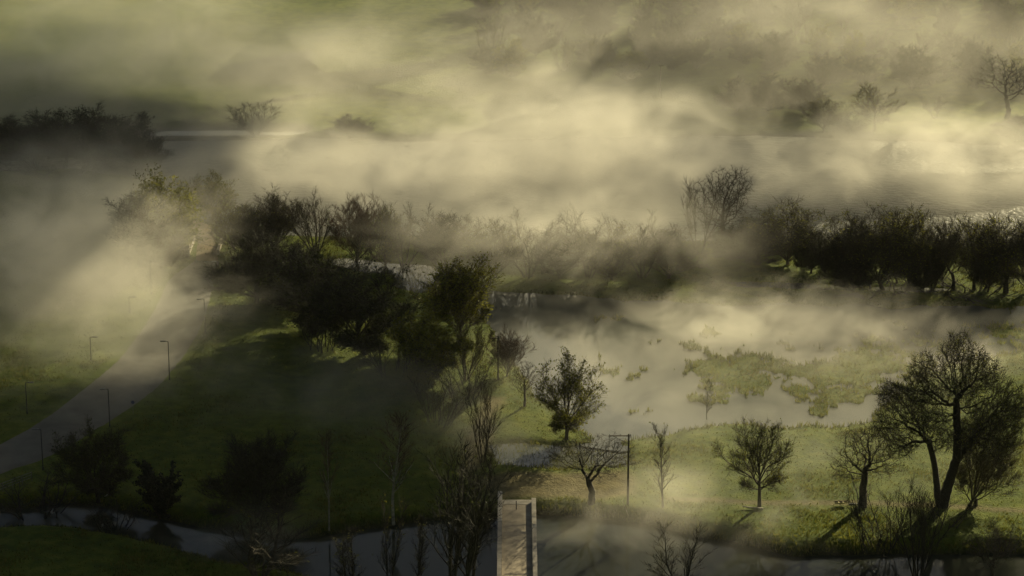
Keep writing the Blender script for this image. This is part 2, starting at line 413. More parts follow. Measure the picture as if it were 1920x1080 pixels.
for sx, ye in ((-1, yl), (1, yr)):
    xc = bx0 + 0.33 if sx < 0 else bx1 - 0.33
    cuts = [ye, ye - 11.5, ye - 19.0, ye - 25.0, ye - 31.0, y0]
    for k in range(len(cuts) - 1):
        if cuts[k + 1] >= cuts[k] - 0.5: continue
        p_ = MB(); w_ = 0.60 if k % 2 == 0 else 0.56
        p_.box((xc, (cuts[k] + cuts[k + 1]) / 2, zd + 0.10), (w_, cuts[k] - cuts[k + 1] - 0.05, 0.80))
        p_.box((xc, (cuts[k] + cuts[k + 1]) / 2, zd + 0.55), (w_ + 0.06, cuts[k] - cuts[k + 1] - 0.05, 0.10))
        local(p_).build('parapet', M['concrete'] if k == 0 else M['concrete_old'], br)
pp = G(968, 955, zd); pm = MB()
pm.tube([(0, 0, -0.02), (0, 0, 1.25)], 0.07, 8); pm.tube([(0, 0, 1.25), (0, 0, 1.36)], [0.10, 0.05], 8)
o = pm.build('bollard', M['steel']); o.location = pp
tag(o, 'single thin dark post in the middle of the bridge deck', 'bollard')

# ------------------------------------------------------------------ street lamps along the road
def lamp_tree(px, py, top, side, label):
    p = onland(px, py); s = ppm(p.y, p.z); h = (py - top) / (s * 0.945)
    o = empty('street_lamp', p); tag(o, label, 'street lamp', 'street lamps along the road')
    a = MB(); a.tube([(0, 0, -0.1), (0, 0, 0.5), (0, 0, 0.52), (0, 0, h)], [0.13, 0.13, 0.09, 0.065], 8); a.build('pole', M['steel'], o)
    b_ = MB(); b_.tube([(0, 0, h - 0.06), (side * 0.45, 0, h + 0.02)], 0.045, 6); b_.build('arm', M['steel'], o)
    c = MB(); c.box((side * 0.85, 0, h + 0.03), (0.95, 0.34, 0.12)); c.box((side * 0.90, 0, h - 0.045), (0.66, 0.24, 0.035)); c.build('lamp_head', M['galv'], o)
for px, py, top, side, label in [
    (81, 882, 804, -1, 'dark street lamp nearest the metal bridge railing'),
    (206, 800, 729, -1, 'dark street lamp behind the dim bushy tree, second along the right road edge'),
    (318, 712, 640, -1, 'dark street lamp at the middle of the right road edge'),
    (385, 626, 561, -1, 'clear black street lamp against the shaded road near the dark clump'),
    (412, 546, 491, -1, 'faint street lamp in front of the spiky dark bush tree'),
    (284, 552, 490, 1, 'faint street lamp at the far left road edge near the stone wall'),
    (243, 586, 557, 1, 'short faint street lamp in mist left of the road'),
    (171, 676, 632, 1, 'barely visible street lamp in mist left of the road'),
    (51, 776, 717, 1, 'faint street lamp nearest the left photo edge')]:
    lamp_tree(px, py, top, side, label)

# ------------------------------------------------------------------ utility poles
def pole(px, py, top, arm, label, r=0.16):
    p = onland(px, py); s = ppm(p.y, p.z); h = (py - top) / (s * 0.945)
    o = empty('utility_pole', p); tag(o, label, 'utility pole')
    a = MB(); a.tube([(0, 0, -0.3), (0, 0, h)], [r, r * 0.62], 8); a.build('pole', M['wood'], o)
    b_ = MB(); x0, x1, za = arm[0], arm[1], h - arm[2]
    b_.box(((x0 + x1) / 2, -0.14, za), (x1 - x0, 0.12, 0.14))
    b_.build('crossarm', M['wood'], o)
    c = MB()
    c.tube([(x0 * 0.8, -0.14, za - 0.05), (0, -0.12, za - abs(x0) * 0.45)], 0.03, 5)
    if x1 > 0.5: c.tube([(x1 * 0.8, -0.14, za - 0.05), (0, -0.12, za - abs(x0) * 0.45)], 0.03, 5)
    c.build('brace', M['steel'], o)
    for xi in (x0 + 0.08, (x0 + x1) / 2, x1 - 0.08):
        q = MB(); q.tube([(xi, -0.14, za + 0.06), (xi, -0.14, za + 0.16), (xi, -0.14, za + 0.30)], [0.03, 0.07, 0.05], 7)
        q.build('insulator', M['galv'], o)
pole(1177, 946, 812, (-2.9, 0.35, 0.25), 'tall bare utility pole on the canal bank right of the spreading tree', 0.19)
pole(934, 712, 630, (-1.3, 0.2, 0.35), 'wooden pole with a short crossarm beside the reddish bushy tree', 0.17)
pole(1238, 184, 122, (-0.7, 0.7, 0.3), 'faint distant pole standing in bright mist on the far bank', 0.16)

# ------------------------------------------------------------------ railing of the road bridge, bottom left
ra, rb = onland(-50, 942), onland(60, 902); ra.z = rb.z = max(ra.z, rb.z, 1.6)
o = empty('bridge_railing', ra); tag(o, 'dark metal railing with three bars at the road bridge, bottom left', 'railing')
dv = rb - ra; Ln = dv.length; u_ = dv.normalized(); npst = 7
for k in range(npst):
    q = u_ * (Ln * k / (npst - 1)); a = MB(); a.tube([q + Vector((0, 0, -0.4)), q + Vector((0, 0, 1.30))], 0.055, 6); a.build('post', M['galv'], o)
for hh in (0.45, 0.88, 1.30):
    a = MB(); a.tube([Vector((0, 0, hh)), u_ * Ln + Vector((0, 0, hh))], 0.045, 6); a.build('rail', M['galv'], o)

# ------------------------------------------------------------------ the small dyke bridge at the path
pl, pr = onland(358, 482), onland(413, 480)
o = empty('dyke_wall', pl); tag(o, 'dark stone wall at the left of the small dyke bridge on the path', 'wall')
a = MB(); w0 = onland(316, 484) - pl
a.box((w0.x / 2 - 0.2, 0.0, 0.55), (abs(w0.x), 0.5, 1.9)); a.build('wall_face', M['stone'], o)
a = MB(); a.box((w0.x / 2 - 0.2, 0.0, 1.57), (abs(w0.x) + 0.1, 0.62, 0.14)); a.build('coping', M['concrete_old'], o)
for q, y_a, y_b, label in ((pl, 482, 451, 'pale low parapet on the left side of the small dyke bridge'), (pr, 480, 454, 'pale low parapet on the right side of the small dyke bridge')):
    xx = 358 if q is pl else 413
    e = onland(xx + (1 if q is pl else -1), y_b) - q; c_ = e / 2; ln = max(e.length - 0.8, 1)
    a = MB(); a.box((c_.x, c_.y + 0.3, 0.45), (0.35, ln, 1.1)); a.box((c_.x, c_.y + 0.3, 1.04), (0.45, ln + 0.1, 0.10))
    w_ = a.build('parapet', M['concrete']); w_.location = q; tag(w_, label, 'parapet', 'parapets of the small dyke bridge')
b0, b1 = onland(357, 460), onland(404, 470)
o = empty('barrier', b0); tag(o, 'thin dark barrier bar slanting across the path', 'barrier')
dq = b1 - b0
a = MB(); a.tube([(0, 0, -0.1), (0, 0, 1.25)], 0.07, 6); a.build('post', M['steel'], o)
a = MB(); a.tube([dq + Vector((0, 0, -0.1)), dq + Vector((0, 0, 0.8))], 0.06, 6); a.build('post', M['steel'], o)
a = MB(); a.tube([(0, 0, 1.15), dq + Vector((0, 0, 0.72))], 0.05, 6); a.build('bar', M['steel'], o)

# ------------------------------------------------------------------ small things
def boat():
    p = onland(1578, 947); p.z += 0.16
    o = empty('rowing_boat', p, R(8)); tag(o, 'tiny pale yellow wooden boat drawn up on the canal bank', 'boat')
    n = 11; prof = []
    for i in range(n):
        t = i / (n - 1); x = -1.05 + 2.1 * t; hw = 0.40 * (math.sin(math.pi * min(1, 0.22 + 0.78 * t)) ** 0.6 if t < 1 else 0) + 0.02
        kz = 0.02 + 0.20 * (2 * t - 0.9) ** 2 * (1 if t > 0.45 else 0.35)
        prof.append((x, hw, kz, 0.36 + 0.12 * (2 * t - 1) ** 2))
    for nm, sc_, inner in (('hull', 1.0, False), ('inside', 0.90, True)):
        v = []; f = []
        for x, hw, kz, tz in prof:
            for a_ in np.linspace(-1, 1, 9):
                yy = hw * sc_ * math.copysign(abs(a_) ** 0.7, a_); zz = kz + (tz - kz) * abs(a_) ** 1.8 + (0.05 * (1 - abs(a_)) if inner else 0)
                v.append((x * (0.97 if inner else 1), yy, zz))
        for i in range(n - 1):
            for j in range(8):
                q = (i * 9 + j, i * 9 + j + 1, (i + 1) * 9 + j + 1, (i + 1) * 9 + j); f.append(q if inner else q[::-1])
        obj(nm, mesh_from(nm, v, f, True), M['wood'] if inner else M['pale_wood'], o)
    for sgn in (-1, 1):
        g = MB(); g.tube([(x, sgn * hw * 0.96, tz + 0.01) for x, hw, kz, tz in prof], 0.035, 5); g.build('gunwale', M['pale_wood'], o)
    for x in (-0.45, 0.25):
        g = MB(); g.box((x, 0, 0.30), (0.2, 0.66, 0.04)); g.build('seat', M['pale_wood'], o)
boat()
pk = onland(1602, 945.5); a = MB(); a.box((0, 0, 0.10), (1.7, 0.26, 0.08)); a.box((-0.7, 0, 0.03), (0.12, 0.3, 0.12)); a.box((0.7, 0, 0.03), (0.12, 0.3, 0.12))
w_ = a.build('plank', M['galv']); w_.location = pk; w_.rotation_euler.z = R(3); tag(w_, 'grey plank lying between the small boat and the pollard tree', 'plank')
def branch_thing(name, label, cat, px, py, pts, rad, mat):
    p = onland(px, py); a = MB(); a.tube(pts, rad, 6)
    o = a.build(name, mat, smooth=True); o.location = p; tag(o, label, cat); return o
branch_thing('bent_branch', 'thin pale bent branch sticking out of the canal bank by the utility pole', 'branch', 1169, 958,
             [(0.7, -0.7, -0.5), (0.35, -0.3, 0.4), (0.0, 0, 1.1), (-0.05, 0, 1.5), (0.25, 0.1, 2.0)], [0.06, 0.06, 0.05, 0.045, 0.03], M['bark_pale'])
lg = branch_thing('dead_log', 'pale dead log lying at the foot of the round budding tree', 'log', 1412, 955, [(-1.6, 0.2, 0.45), (-0.6, 0.05, 0.28), (0.6, -0.05, 0.2), (1.5, -0.1, 0.15)], [0.07, 0.13, 0.16, 0.18], M['bark_pale'])
branch_thing('tree_stump', 'short grey stump beside the leaning tree on the right meadow', 'stump', 1829, 948, [(0, 0, -0.2), (0, 0, 0.3), (0.04, 0, 0.9), (0.05, 0, 1.15)], [0.42, 0.33, 0.27, 0.25], M['bark'])
branch_thing('broken_limb', 'white broken limb leaning on the trunk of the pollard tree', 'branch', 1612, 951, [(-0.2, -0.25, 0.0), (-0.5, -0.3, 2.4), (-1.3, -0.35, 4.6), (-1.6, -0.35, 5.4)], [0.09, 0.08, 0.06, 0.03], M['bark_pale'])
branch_thing('fallen_log', 'long dark log lying across the road end beside the blue drum', 'log', 402, 543, [(-1.9, 0, 0.25), (-0.8, 0.1, 0.3), (0.8, 0, 0.28), (1.7, 0, 0.22)], [0.16, 0.26, 0.24, 0.18], M['bark_dark'])
p = onland(428, 545); a = MB()
a.tube([(0, 0, 0), (0, 0, 0.05), (0, 0, 0.28), (0, 0, 0.31), (0, 0, 0.62), (0, 0, 0.65), (0, 0, 0.92), (0, 0, 0.97)], [0.36, 0.38, 0.38, 0.40, 0.40, 0.38, 0.38, 0.34], 14)
w_ = a.build('drum', M['blue'], smooth=False); w_.location = p; tag(w_, 'small blue drum at the end of the dark fallen log', 'drum')
# the white egret on the shady bank
p = onland(201, 934); o = empty('egret', p, R(30)); tag(o, 'tiny white egret standing on the dark canal bank', 'bird')
v = []
a = MB(); a.tube([(-0.42, 0, 0.40), (-0.28, 0, 0.46), (-0.10, 0, 0.53), (0.08, 0, 0.60), (0.15, 0, 0.70), (0.10, 0, 0.80), (0.11, 0, 0.90), (0.17, 0, 0.97), (0.24, 0, 0.97), (0.30, 0, 0.955)],
                 [0.015, 0.09, 0.125, 0.095, 0.045, 0.032, 0.030, 0.045, 0.032, 0.014], 9); a.build('body', M['white'], o, True)
a = MB(); a.tube([(0.29, 0, 0.957), (0.44, 0, 0.935)], [0.014, 0.004], 5); a.build('bill', M['pale_wood'], o)
for sgn in (-1, 1):
    a = MB(); a.tube([(-0.05, sgn * 0.05, 0.46), (-0.08, sgn * 0.05, 0.24), (-0.04, sgn * 0.05, 0.01), (0.06, sgn * 0.06, 0.0)], 0.013, 5); a.build('leg', M['steel'], o)
# round sign by the road
p = onland(250, 776); o = empty('road_sign', p); tag(o, 'small round blue sign on a thin post at the right road edge', 'sign')
a = MB(); a.tube([(0, 0, -0.1), (0, 0, 2.3)], 0.035, 6); a.build('post', M['galv'], o)
a = MB(); a.tube([(0, -0.05, 2.05), (0, -0.075, 2.05)], 0.30, 18); a.build('sign_face', M['blue'], o)

# ------------------------------------------------------------------ trees: grown skeletons, tapered tubes for wood, slivers for the fine twigs
class Wood:
    def __init__(s, seed):
        s.rng = np.random.default_rng(seed); s.big = MB(); s.small = MB(); s.tw = []; s.lf = []
    def limb(s, pts, r0, r1, thr):
        r = np.linspace(r0, r1, len(pts)); mb = s.big if r0 > thr else s.small
        mb.tube(pts, list(r), 6 if r0 > 0.12 else (4 if r0 > 0.04 else 3), cap=False)
def unit(v):
    return v / (np.linalg.norm(v) + 1e-9)
def twig_arrays(tw, rng):
    """tw: (start, dir, len, width) -> bent slivers of two faces"""
    P = np.array([t[0] for t in tw]); D = np.array([t[1] for t in tw]); L = np.array([t[2] for t in tw])[:, None]; W = np.array([t[3] for t in tw])[:, None]
    rnd = rng.normal(size=P.shape); S = np.cross(D, rnd); S /= np.linalg.norm(S, axis=1, keepdims=True) + 1e-9
    bend = rng.normal(size=P.shape) * 0.12 + np.array([0, 0, 0.10])
    mid = P + D * L * 0.55; tip = P + D * L + bend * L
    V = np.stack([P - S * W, P + S * W, mid + S * W * 0.6, mid - S * W * 0.6, tip], 1).reshape(-1, 3)
    n = len(P); b = np.arange(n)[:, None] * 5
    F = [tuple(x) for x in (b + np.array([[0, 1, 2, 3]])).tolist()] + [tuple(x) for x in (b + np.array([[3, 2, 4]])).tolist()]
    return V, F
def leaf_arrays(pos, size, rng):
    n = len(pos); P = np.array(pos)
    a = rng.normal(size=(n, 3)); a /= np.linalg.norm(a, axis=1, keepdims=True)
    c = np.cross(a, rng.normal(size=(n, 3))); c /= np.linalg.norm(c, axis=1, keepdims=True) + 1e-9
    sz = (size * rng.uniform(0.6, 1.3, n))[:, None]
    V = np.stack([P - a * sz, P + c * sz * 0.5, P + a * sz, P - c * sz * 0.5], 1).reshape(-1, 3)
    b = np.arange(n)[:, None] * 4
    return V, [tuple(x) for x in (b + np.array([[0, 1, 2, 3]])).tolist()]

def rec(w, p, d, L, r, lv, P):
    """one branch of a recursive tree, P: list of level settings"""
    q = P[lv]; n = q.get('seg', 5); pts = [p]; dirs = [d]; rng = w.rng
    for i in range(n):
        d = unit(d + rng.normal(size=3) * q['wander'] + np.array([0, 0, q['up']]))
        p = p + d * L / n; pts.append(p); dirs.append(d)
    r1 = r * q.get('taper', 0.35)
    last = lv == len(P) - 1
    if last:
        h_ = len(pts) // 2
        w.tw.append((pts[0], unit(pts[-1] - pts[0]), L, max(min(r, 0.03), 0.012)))
    else:
        w.limb(pts, max(r, 0.014), max(r1, 0.008), w.thr)
    k = q['kids'] if not last else q['twigs']
    for j in range(k):
        t = q['t0'] + (1 - q['t0']) * (j + rng.random()) / k
        x = t * n; i = min(int(x), n - 1); f = x - i
        pos = pts[i] * (1 - f) + pts[i + 1] * f; dd = dirs[i + 1]
        side = unit(np.cross(dd, rng.normal(size=3)))
        ang = q['ang'] * rng.uniform(0.7, 1.3)
        nd = unit(dd * math.cos(ang) + side * math.sin(ang))
        if last:
            l_ = q['tl'] * rng.uniform(0.6, 1.3)
            nd = unit(nd + np.array([0, 0, q.get('tup', 0.25)]))
            w.tw.append((pos, nd, l_, w.tww))
            if rng.random() < w.leafp: w.lf.append(pos + nd * l_ * rng.uniform(0.4, 1.0))
        else:
            rr = (r + (r1 - r) * t)
            rec(w, pos, nd, L * q['ratio'] * (1 - q.get('shape', 0.35) * t) * rng.uniform(0.75, 1.2), rr * 0.62, lv + 1, P)

def colonise(w, attr, trunk, step, di, dk, rad0, pipe, iters=160, wob=0.25):
    """space colonisation from trunk polylines towards attractors; limbs, then twigs on the thin ends"""
    rng = w.rng; pos = []; par = []
    for tr in trunk:
        prev = -1
        for i in range(len(tr) - 1):
            a, b = np.array(tr[i], float), np.array(tr[i + 1], float); n = max(1, int(np.linalg.norm(b - a) / step))
            for k in range(n + (1 if i == len(tr) - 2 else 0)):
                pos.append(a + (b - a) * k / n + (rng.normal(size=3) * step * 0.08 if (i + k) else 0)); par.append(prev); prev = len(pos) - 1
    A = np.array(attr); act = np.ones(len(A), bool); nd = np.full(len(A), 1e9); ni = np.zeros(len(A), int)
    def upd(new):
        Q = np.array([pos[i] for i in new])
        D = np.linalg.norm(A[:, None] - Q[None], axis=2); j = D.argmin(1); dm = D[np.arange(len(A)), j]
        m_ = dm < nd; nd[m_] = dm[m_]; ni[m_] = np.array(new)[j[m_]]
    upd(list(range(len(pos))))
    seen = set()
    for it in range(iters):
        m_ = act & (nd < di)
        if not m_.any(): break
        new = []
        idx = np.nonzero(m_)[0]; order = np.argsort(ni[idx]); idx = idx[order]; g = ni[idx]
        cuts = np.nonzero(np.diff(g))[0] + 1
        for grp in np.split(idx, cuts):
            k = int(ni[grp[0]]); v = A[grp] - pos[k]; v /= np.linalg.norm(v, axis=1, keepdims=True) + 1e-9
            d = v.mean(0) + rng.normal(size=3) * wob * 0.4
            q = pos[k] + unit(d) * step
            key = (k, tuple(np.round(q / (step * 0.3)).astype(int)))
            if key in seen: continue
            seen.add(key); pos.append(q); par.append(k); new.append(len(pos) - 1)
        if not new: break
        upd(new); act &= nd > dk
    n = len(pos); kids = [[] for _ in range(n)]
    for i, p in enumerate(par):
        if p >= 0: kids[p].append(i)
    rad = np.zeros(n)
    for i in range(n - 1, -1, -1):
        rad[i] = rad0 if not kids[i] else sum(rad[c] ** pipe for c in kids[i]) ** (1 / pipe)
    for i in range(n):
        if rad[i] > 0.1: rad[i] *= 1 + 0.55 * math.exp(-max(pos[i][2], 0) / (6 * rad[i] ** 0.5))
    stack = [(i, None) for i in range(n) if par[i] < 0]
    while stack:
        i, start = stack.pop()
        pts = [] if start is None else [pos[start]]; rs = [] if start is None else [min(rad[start], rad[i] * 1.25)]
        while True:
            pts.append(pos[i]); rs.append(rad[i])
            if not kids[i]: break
            ks = sorted(kids[i], key=lambda c: -rad[c])
            for c in ks[1:]: stack.append((c, i))
            i = ks[0]
        if len(pts) < 2: continue
        r0 = max(rs)
        mb = w.big if r0 > w.thr else w.small
        mb.tube(pts, rs, 7 if r0 > 0.15 else (4 if r0 > 0.05 else 3), cap=False)
    for i in range(n):
        if rad[i] < rad0 * w.twr and par[i] >= 0:
            d = unit(pos[i] - pos[par[i]])
            for _ in range(w.twn):
                nd_ = unit(d + rng.normal(size=3) * 0.75 + np.array([0, 0, w.tup]))
                l_ = w.twl * rng.uniform(0.5, 1.3)
                w.tw.append((pos[i], nd_, l_, w.tww))
                if rng.random() < w.leafp: w.lf.append(pos[i] + nd_ * l_ * rng.uniform(0.3, 1.0))

def finish(w, name, bark, twig, leaf, leafsize):
    """returns (trunk mesh, crown mesh)"""
    if not w.big.v: w.big = w.small; w.small = MB()
    tm = mesh_from('trunk', w.big.v, w.big.f, True); tm.materials.append(M[bark])
    v = list(w.small.v); f = list(w.small.f); mi = [0] * len(f)
    if w.tw:
        V, F = twig_arrays(w.tw, w.rng); b = len(v); v += [tuple(x) for x in V.tolist()]
        f += [tuple(i + b for i in q) for q in F]; mi += [0] * len(F)
    if w.lf and leaf:
        V, F = leaf_arrays(w.lf, leafsize, w.rng); b = len(v); v += [tuple(x) for x in V.tolist()]
        f += [tuple(i + b for i in q) for q in F]; mi += [1] * len(F)
    cm = bpy.data.meshes.new('crown'); cm.from_pydata(v, [], f); cm.update()
    cm.materials.append(M[twig]); cm.materials.append(M[leaf or 'leaf'])
    cm.polygons.foreach_set('material_index', np.array(mi, np.int32))
    return tm, cm
def blob(rng, n, c, r, power=0.5, low=-1.0):
    """attractors in an ellipsoid, denser towards the outside"""
    out = []
    while len(out) < n:
        v = rng.normal(size=3); v /= np.linalg.norm(v)
        if v[2] < low: continue
        out.append(np.array(c) + v * np.array(r) * rng.random() ** power)
    return out

# each maker returns a tree about 10 m high; width is set by its envelope
def make_round(seed, W=4.2, bark='bark', twig='twig', leaf='leaf', leafp=0.25, trunk=2.0, limbs=13, kids=8, tw=11, leafsize=0.11, low=1.35, r=0.21, zc=6.0, tl=0.75, wander=0.10, up=0.05):
    """a short trunk, then limbs that reach out to a globe-shaped crown"""
    w = Wood(seed); w.thr = 0.05; w.tww = 0.015; w.leafp = leafp; rng = w.rng
    lean = rng.normal(size=2) * 0.2
    P = [dict(seg=7, wander=wander, up=up * 0.7, kids=kids + 2, t0=0.18, ang=0.62, ratio=0.46, taper=0.2, shape=0.35),
         dict(seg=4, wander=0.13, up=up * 1.4, kids=6, t0=0.12, ang=0.65, ratio=0.55, taper=0.3, shape=0.25),
         dict(seg=3, wander=0.14, up=up * 1.4, twigs=tw, t0=0.0, ang=0.7, tl=tl, taper=0.4, tup=0.12 + up * 2)]
    pts = [np.array([lean[0] * t, lean[1] * t, -0.4 + (trunk * 1.9 + 0.4) * t]) for t in np.linspace(0, 1, 7)]
    w.big.tube([tuple(p) for p in pts], list(r * np.linspace(1.25, 0.45, 7)), 8, cap=False)
    for k in range(limbs):
        f = k / (limbs - 1); th = low * (1 - f) ** 0.8 * rng.uniform(0.85, 1.15); an = k * 2.4 + rng.random()
        d = np.array([math.sin(th) * math.cos(an), math.sin(th) * math.sin(an), math.cos(th)])
        t = 0.52 + 0.46 * f; i = min(int(t * 6), 5); p = pts[i] + (pts[i + 1] - pts[i]) * (t * 6 - i)
        # distance to the crown's ellipsoid along d
        E = np.array([W, W, 10 - zc]); o = (p - np.array([0, 0, zc])) / E; q = d / E
        A = q @ q; B = o @ q; C = o @ o - 1; disc = max(B * B - A * C, 0.0)
        L = max((-B + math.sqrt(disc)) / A, 1.5) * 0.86
        rec(w, p, d, L * rng.uniform(0.85, 1.05), r * 0.40 * (0.8 + 0.4 * rng.random()), 0, P)
    return finish(w, 'round', bark, twig, leaf, leafsize)
def make_vase(seed, stems=6, spread=0.5, bark='bark', twig='twig', leaf='leaf', leafp=0.1, leafsize=0.10, tw=10, base_r=0.5, tl=0.85):
    w = Wood(seed); w.thr = 0.04; w.tww = 0.016; w.leafp = leafp
    P = [dict(seg=7, wander=0.07, up=0.05, kids=8, t0=0.22, ang=0.50, ratio=0.50, taper=0.25, shape=0.45),
         dict(seg=5, wander=0.09, up=0.09, kids=6, t0=0.15, ang=0.55, ratio=0.50, taper=0.3, shape=0.3),
         dict(seg=3, wander=0.10, up=0.10, twigs=tw, t0=0.05, ang=0.6, tl=tl, taper=0.4)]
    for k in range(stems):
        an = 2 * math.pi * (k + w.rng.random() * 0.7) / stems; s = spread * w.rng.uniform(0.35, 1.15)
        d = unit(np.array([math.cos(an) * s, math.sin(an) * s, 1.0]))
        p = np.array([math.cos(an) * base_r * 0.5, math.sin(an) * base_r * 0.5, -0.3])
        rec(w, p, d, w.rng.uniform(7.2, 9.2) , 0.13, 0, P)
    return finish(w, 'vase', bark, twig, leaf, leafsize)
def make_slender(seed, bark='bark', twig='twig', leaf='leaf', leafp=0.08, ang=0.45, side=0.26, tw=6, leafsize=0.09, first=0.18, lead=1):
    w = Wood(seed); w.thr = 0.035; w.tww = 0.012; w.leafp = leafp
    P = [dict(seg=10, wander=0.025, up=0.06, kids=26, t0=first, ang=ang, ratio=side, taper=0.12, shape=0.55),
         dict(seg=4, wander=0.08, up=0.14, kids=4, t0=0.2, ang=0.5, ratio=0.5, taper=0.3),
         dict(seg=2, wander=0.10, up=0.12, twigs=tw, t0=0.0, ang=0.5, tl=0.55, taper=0.4)]
    for k in range(lead):
        an = w.rng.random() * 6.28; s = 0.0 if lead == 1 else w.rng.uniform(0.05, 0.28)
        rec(w, np.array([math.cos(an) * s, math.sin(an) * s, -0.3]), unit(np.array([math.cos(an) * s, math.sin(an) * s, 1.0])), 9.6 * (1 if k == 0 else w.rng.uniform(0.75, 1.0)), 0.10, 0, P)
    return finish(w, 'slender', bark, twig, leaf, leafsize)
def make_bare(seed, W=3.6, bark='bark', twig='twig', trunk=2.8, n=1300, leafp=0.0, twn=4, rad0=0.013, pipe=2.0, lobes=6):
    w = Wood(seed); w.thr = 0.045; w.tww = 0.013; w.twr = 2.6; w.twn = twn; w.twl = 0.6; w.tup = 0.3; w.leafp = leafp
    rng = w.rng; a = []
    for k in range(lobes):
        an = k * 2.1 + rng.random(); rr = W * 0.55
        a += blob(rng, n // 8, (math.cos(an) * rr, math.sin(an) * rr, rng.uniform(4.9, 7.9)), (W * 0.5, W * 0.5, 2.2), 0.6)
    a += blob(rng, n // 4, (0, 0, 7.4), (W * 0.65, W * 0.65, 2.6), 0.6)
    colonise(w, a, [[(0, 0, -0.4), (0.15, 0.1, trunk * 0.5), (0.05 + rng.normal() * 0.3, 0, trunk)]], 0.30, 3.2, 0.42, rad0, pipe, 200, 0.5)
    return finish(w, 'bare', bark, twig, 'leaf', 0.1)
def make_evergreen(seed):
    w = Wood(seed); w.thr = 0.03; w.tww = 0.03; w.leafp = 1.0; rng = w.rng
    for k in range(9):
        an = k * 0.7 + rng.random(); s = rng.uniform(0.1, 0.55)
        d = unit(np.array([math.cos(an) * s, math.sin(an) * s, 1.0]))
        P = [dict(seg=5, wander=0.08, up=0.06, kids=9, t0=0.08, ang=0.7, ratio=0.42, taper=0.3, shape=0.3),
             dict(seg=3, wander=0.1, up=0.1, twigs=26, t0=0.0, ang=0.7, tl=0.7, taper=0.4)]
        rec(w, np.array([math.cos(an) * .2, math.sin(an) * .2, -0.3]), d, rng.uniform(6, 9), 0.1, 0, P)
    for (p, d, l_, _) in list(w.tw):
        for _k in range(4): w.lf.append(p + d * l_ * rng.random() + rng.normal(size=3) * 0.15)
    return finish(w, 'evergreen', 'bark_dark', 'twig_dark', 'leaf_ever', 0.24)
def make_thicket(seed, bark='bark_dark', twig='twig_dark', leaf='leaf_dark', leafp=0.12):
    """many thin stems from a wide foot"""
    w = Wood(seed); w.thr = 0.03; w.tww = 0.016; w.leafp = leafp; rng = w.rng
    P = [dict(seg=6, wander=0.07, up=0.04, kids=9, t0=0.15, ang=0.5, ratio=0.38, taper=0.25, shape=0.4),
         dict(seg=3, wander=0.1, up=0.12, twigs=12, t0=0.0, ang=0.6, tl=0.9, taper=0.4)]
    for k in range(17):
        an = rng.random() * 6.28; rr = math.sqrt(rng.random()) * 1.9; s = rng.uniform(0.05, 0.4)
        rec(w, np.array([math.cos(an) * rr, math.sin(an) * rr, -0.3]), unit(np.array([math.cos(an) * s, math.sin(an) * s, 1])), rng.uniform(5.5, 9.8), 0.07, 0, P)
    return finish(w, 'thicket', bark, twig, leaf, 0.11)
def make_willow(seed):
    """the great twin-stemmed tree at the right, built at its real size (26 m)"""
    w = Wood(seed); w.thr = 0.10; w.tww = 0.024; w.twr = 3.2; w.twn = 7; w.twl = 1.3; w.tup = 0.12; w.leafp = 0.15
    rng = w.rng
    lobes = [((-7.8, 1, 14.2), (3.8, 3.6, 3.2)), ((-6.0, -2, 17.6), (3.4, 3.4, 2.8)), ((-3.4, 2, 19.8), (3.2, 3.2, 2.8)), ((1.4, 0, 22.6), (3.4, 3.6, 3.3)), ((0.2, -2, 18.6), (3.0, 3.4, 3.2)),
             ((6.2, 1.5, 18.8), (3.8, 3.6, 3.4)), ((9.4, -1, 16.2), (3.6, 3.6, 3.4)), ((10.4, 2, 12.4), (3.4, 3.4, 3.0)), ((5.6, -2.5, 14.6), (3.2, 3.2, 3.0)), ((-7.4, -1, 9.4), (3.2, 3.0, 2.0)),
             ((8.6, 0, 9.4), (3.4, 3.4, 2.0)), ((-10.0, 0, 11.6), (2.6, 3.0, 2.0)), ((-2.6, -2.5, 13.8), (2.8, 3.0, 2.8)), ((4.2, 0, 21.2), (3.0, 3.0, 2.6)), ((-1.0, -3, 11.0), (2.4, 2.6, 2.0)),
             ((2.8, -3, 11.2), (2.4, 2.6, 2.2)), ((-4.6, 1.5, 11.6), (2.6, 2.8, 2.2)), ((7.4, -2, 12.4), (2.6, 2.8, 2.2)), ((-9.4, 1, 16.4), (2.2, 2.8, 2.0)), ((11.6, 0, 14.6), (2.2, 2.8, 2.2)), ((-3.4, 0, 16.8), (2.6, 2.8, 2.2)), ((3.4, 1, 17.4), (2.4, 2.8, 2.2)), ((-5.2, 0, 14.6), (2.2, 2.6, 2.0))]
    a = []
    for c, r_ in lobes: a += blob(rng, 330, c, r_, 0.6, -0.85)
    tr = [[(0.0, 0, -0.6), (-0.7, 0, 1.6), (-1.0, 0, 3.6), (-1.5, 0.2, 6.4), (-2.6, 0.4, 9.6)],
          [(0.0, 0.0, -0.6), (0.6, 0.1, 1.6), (1.2, 0.2, 3.8), (2.2, 0, 7.4), (2.0, -0.2, 11.5), (1.5, 0, 16.0)],
          [(2.1, 0.1, 6.6), (4.0, 0.3, 9.0), (5.8, 0.2, 11.5)]]
    colonise(w, a, tr, 0.42, 4.4, 0.60, 0.021, 1.80, 220, 0.7)
    return finish(w, 'willow', 'bark_dark', 'twig_dark', 'leaf', 0.15)

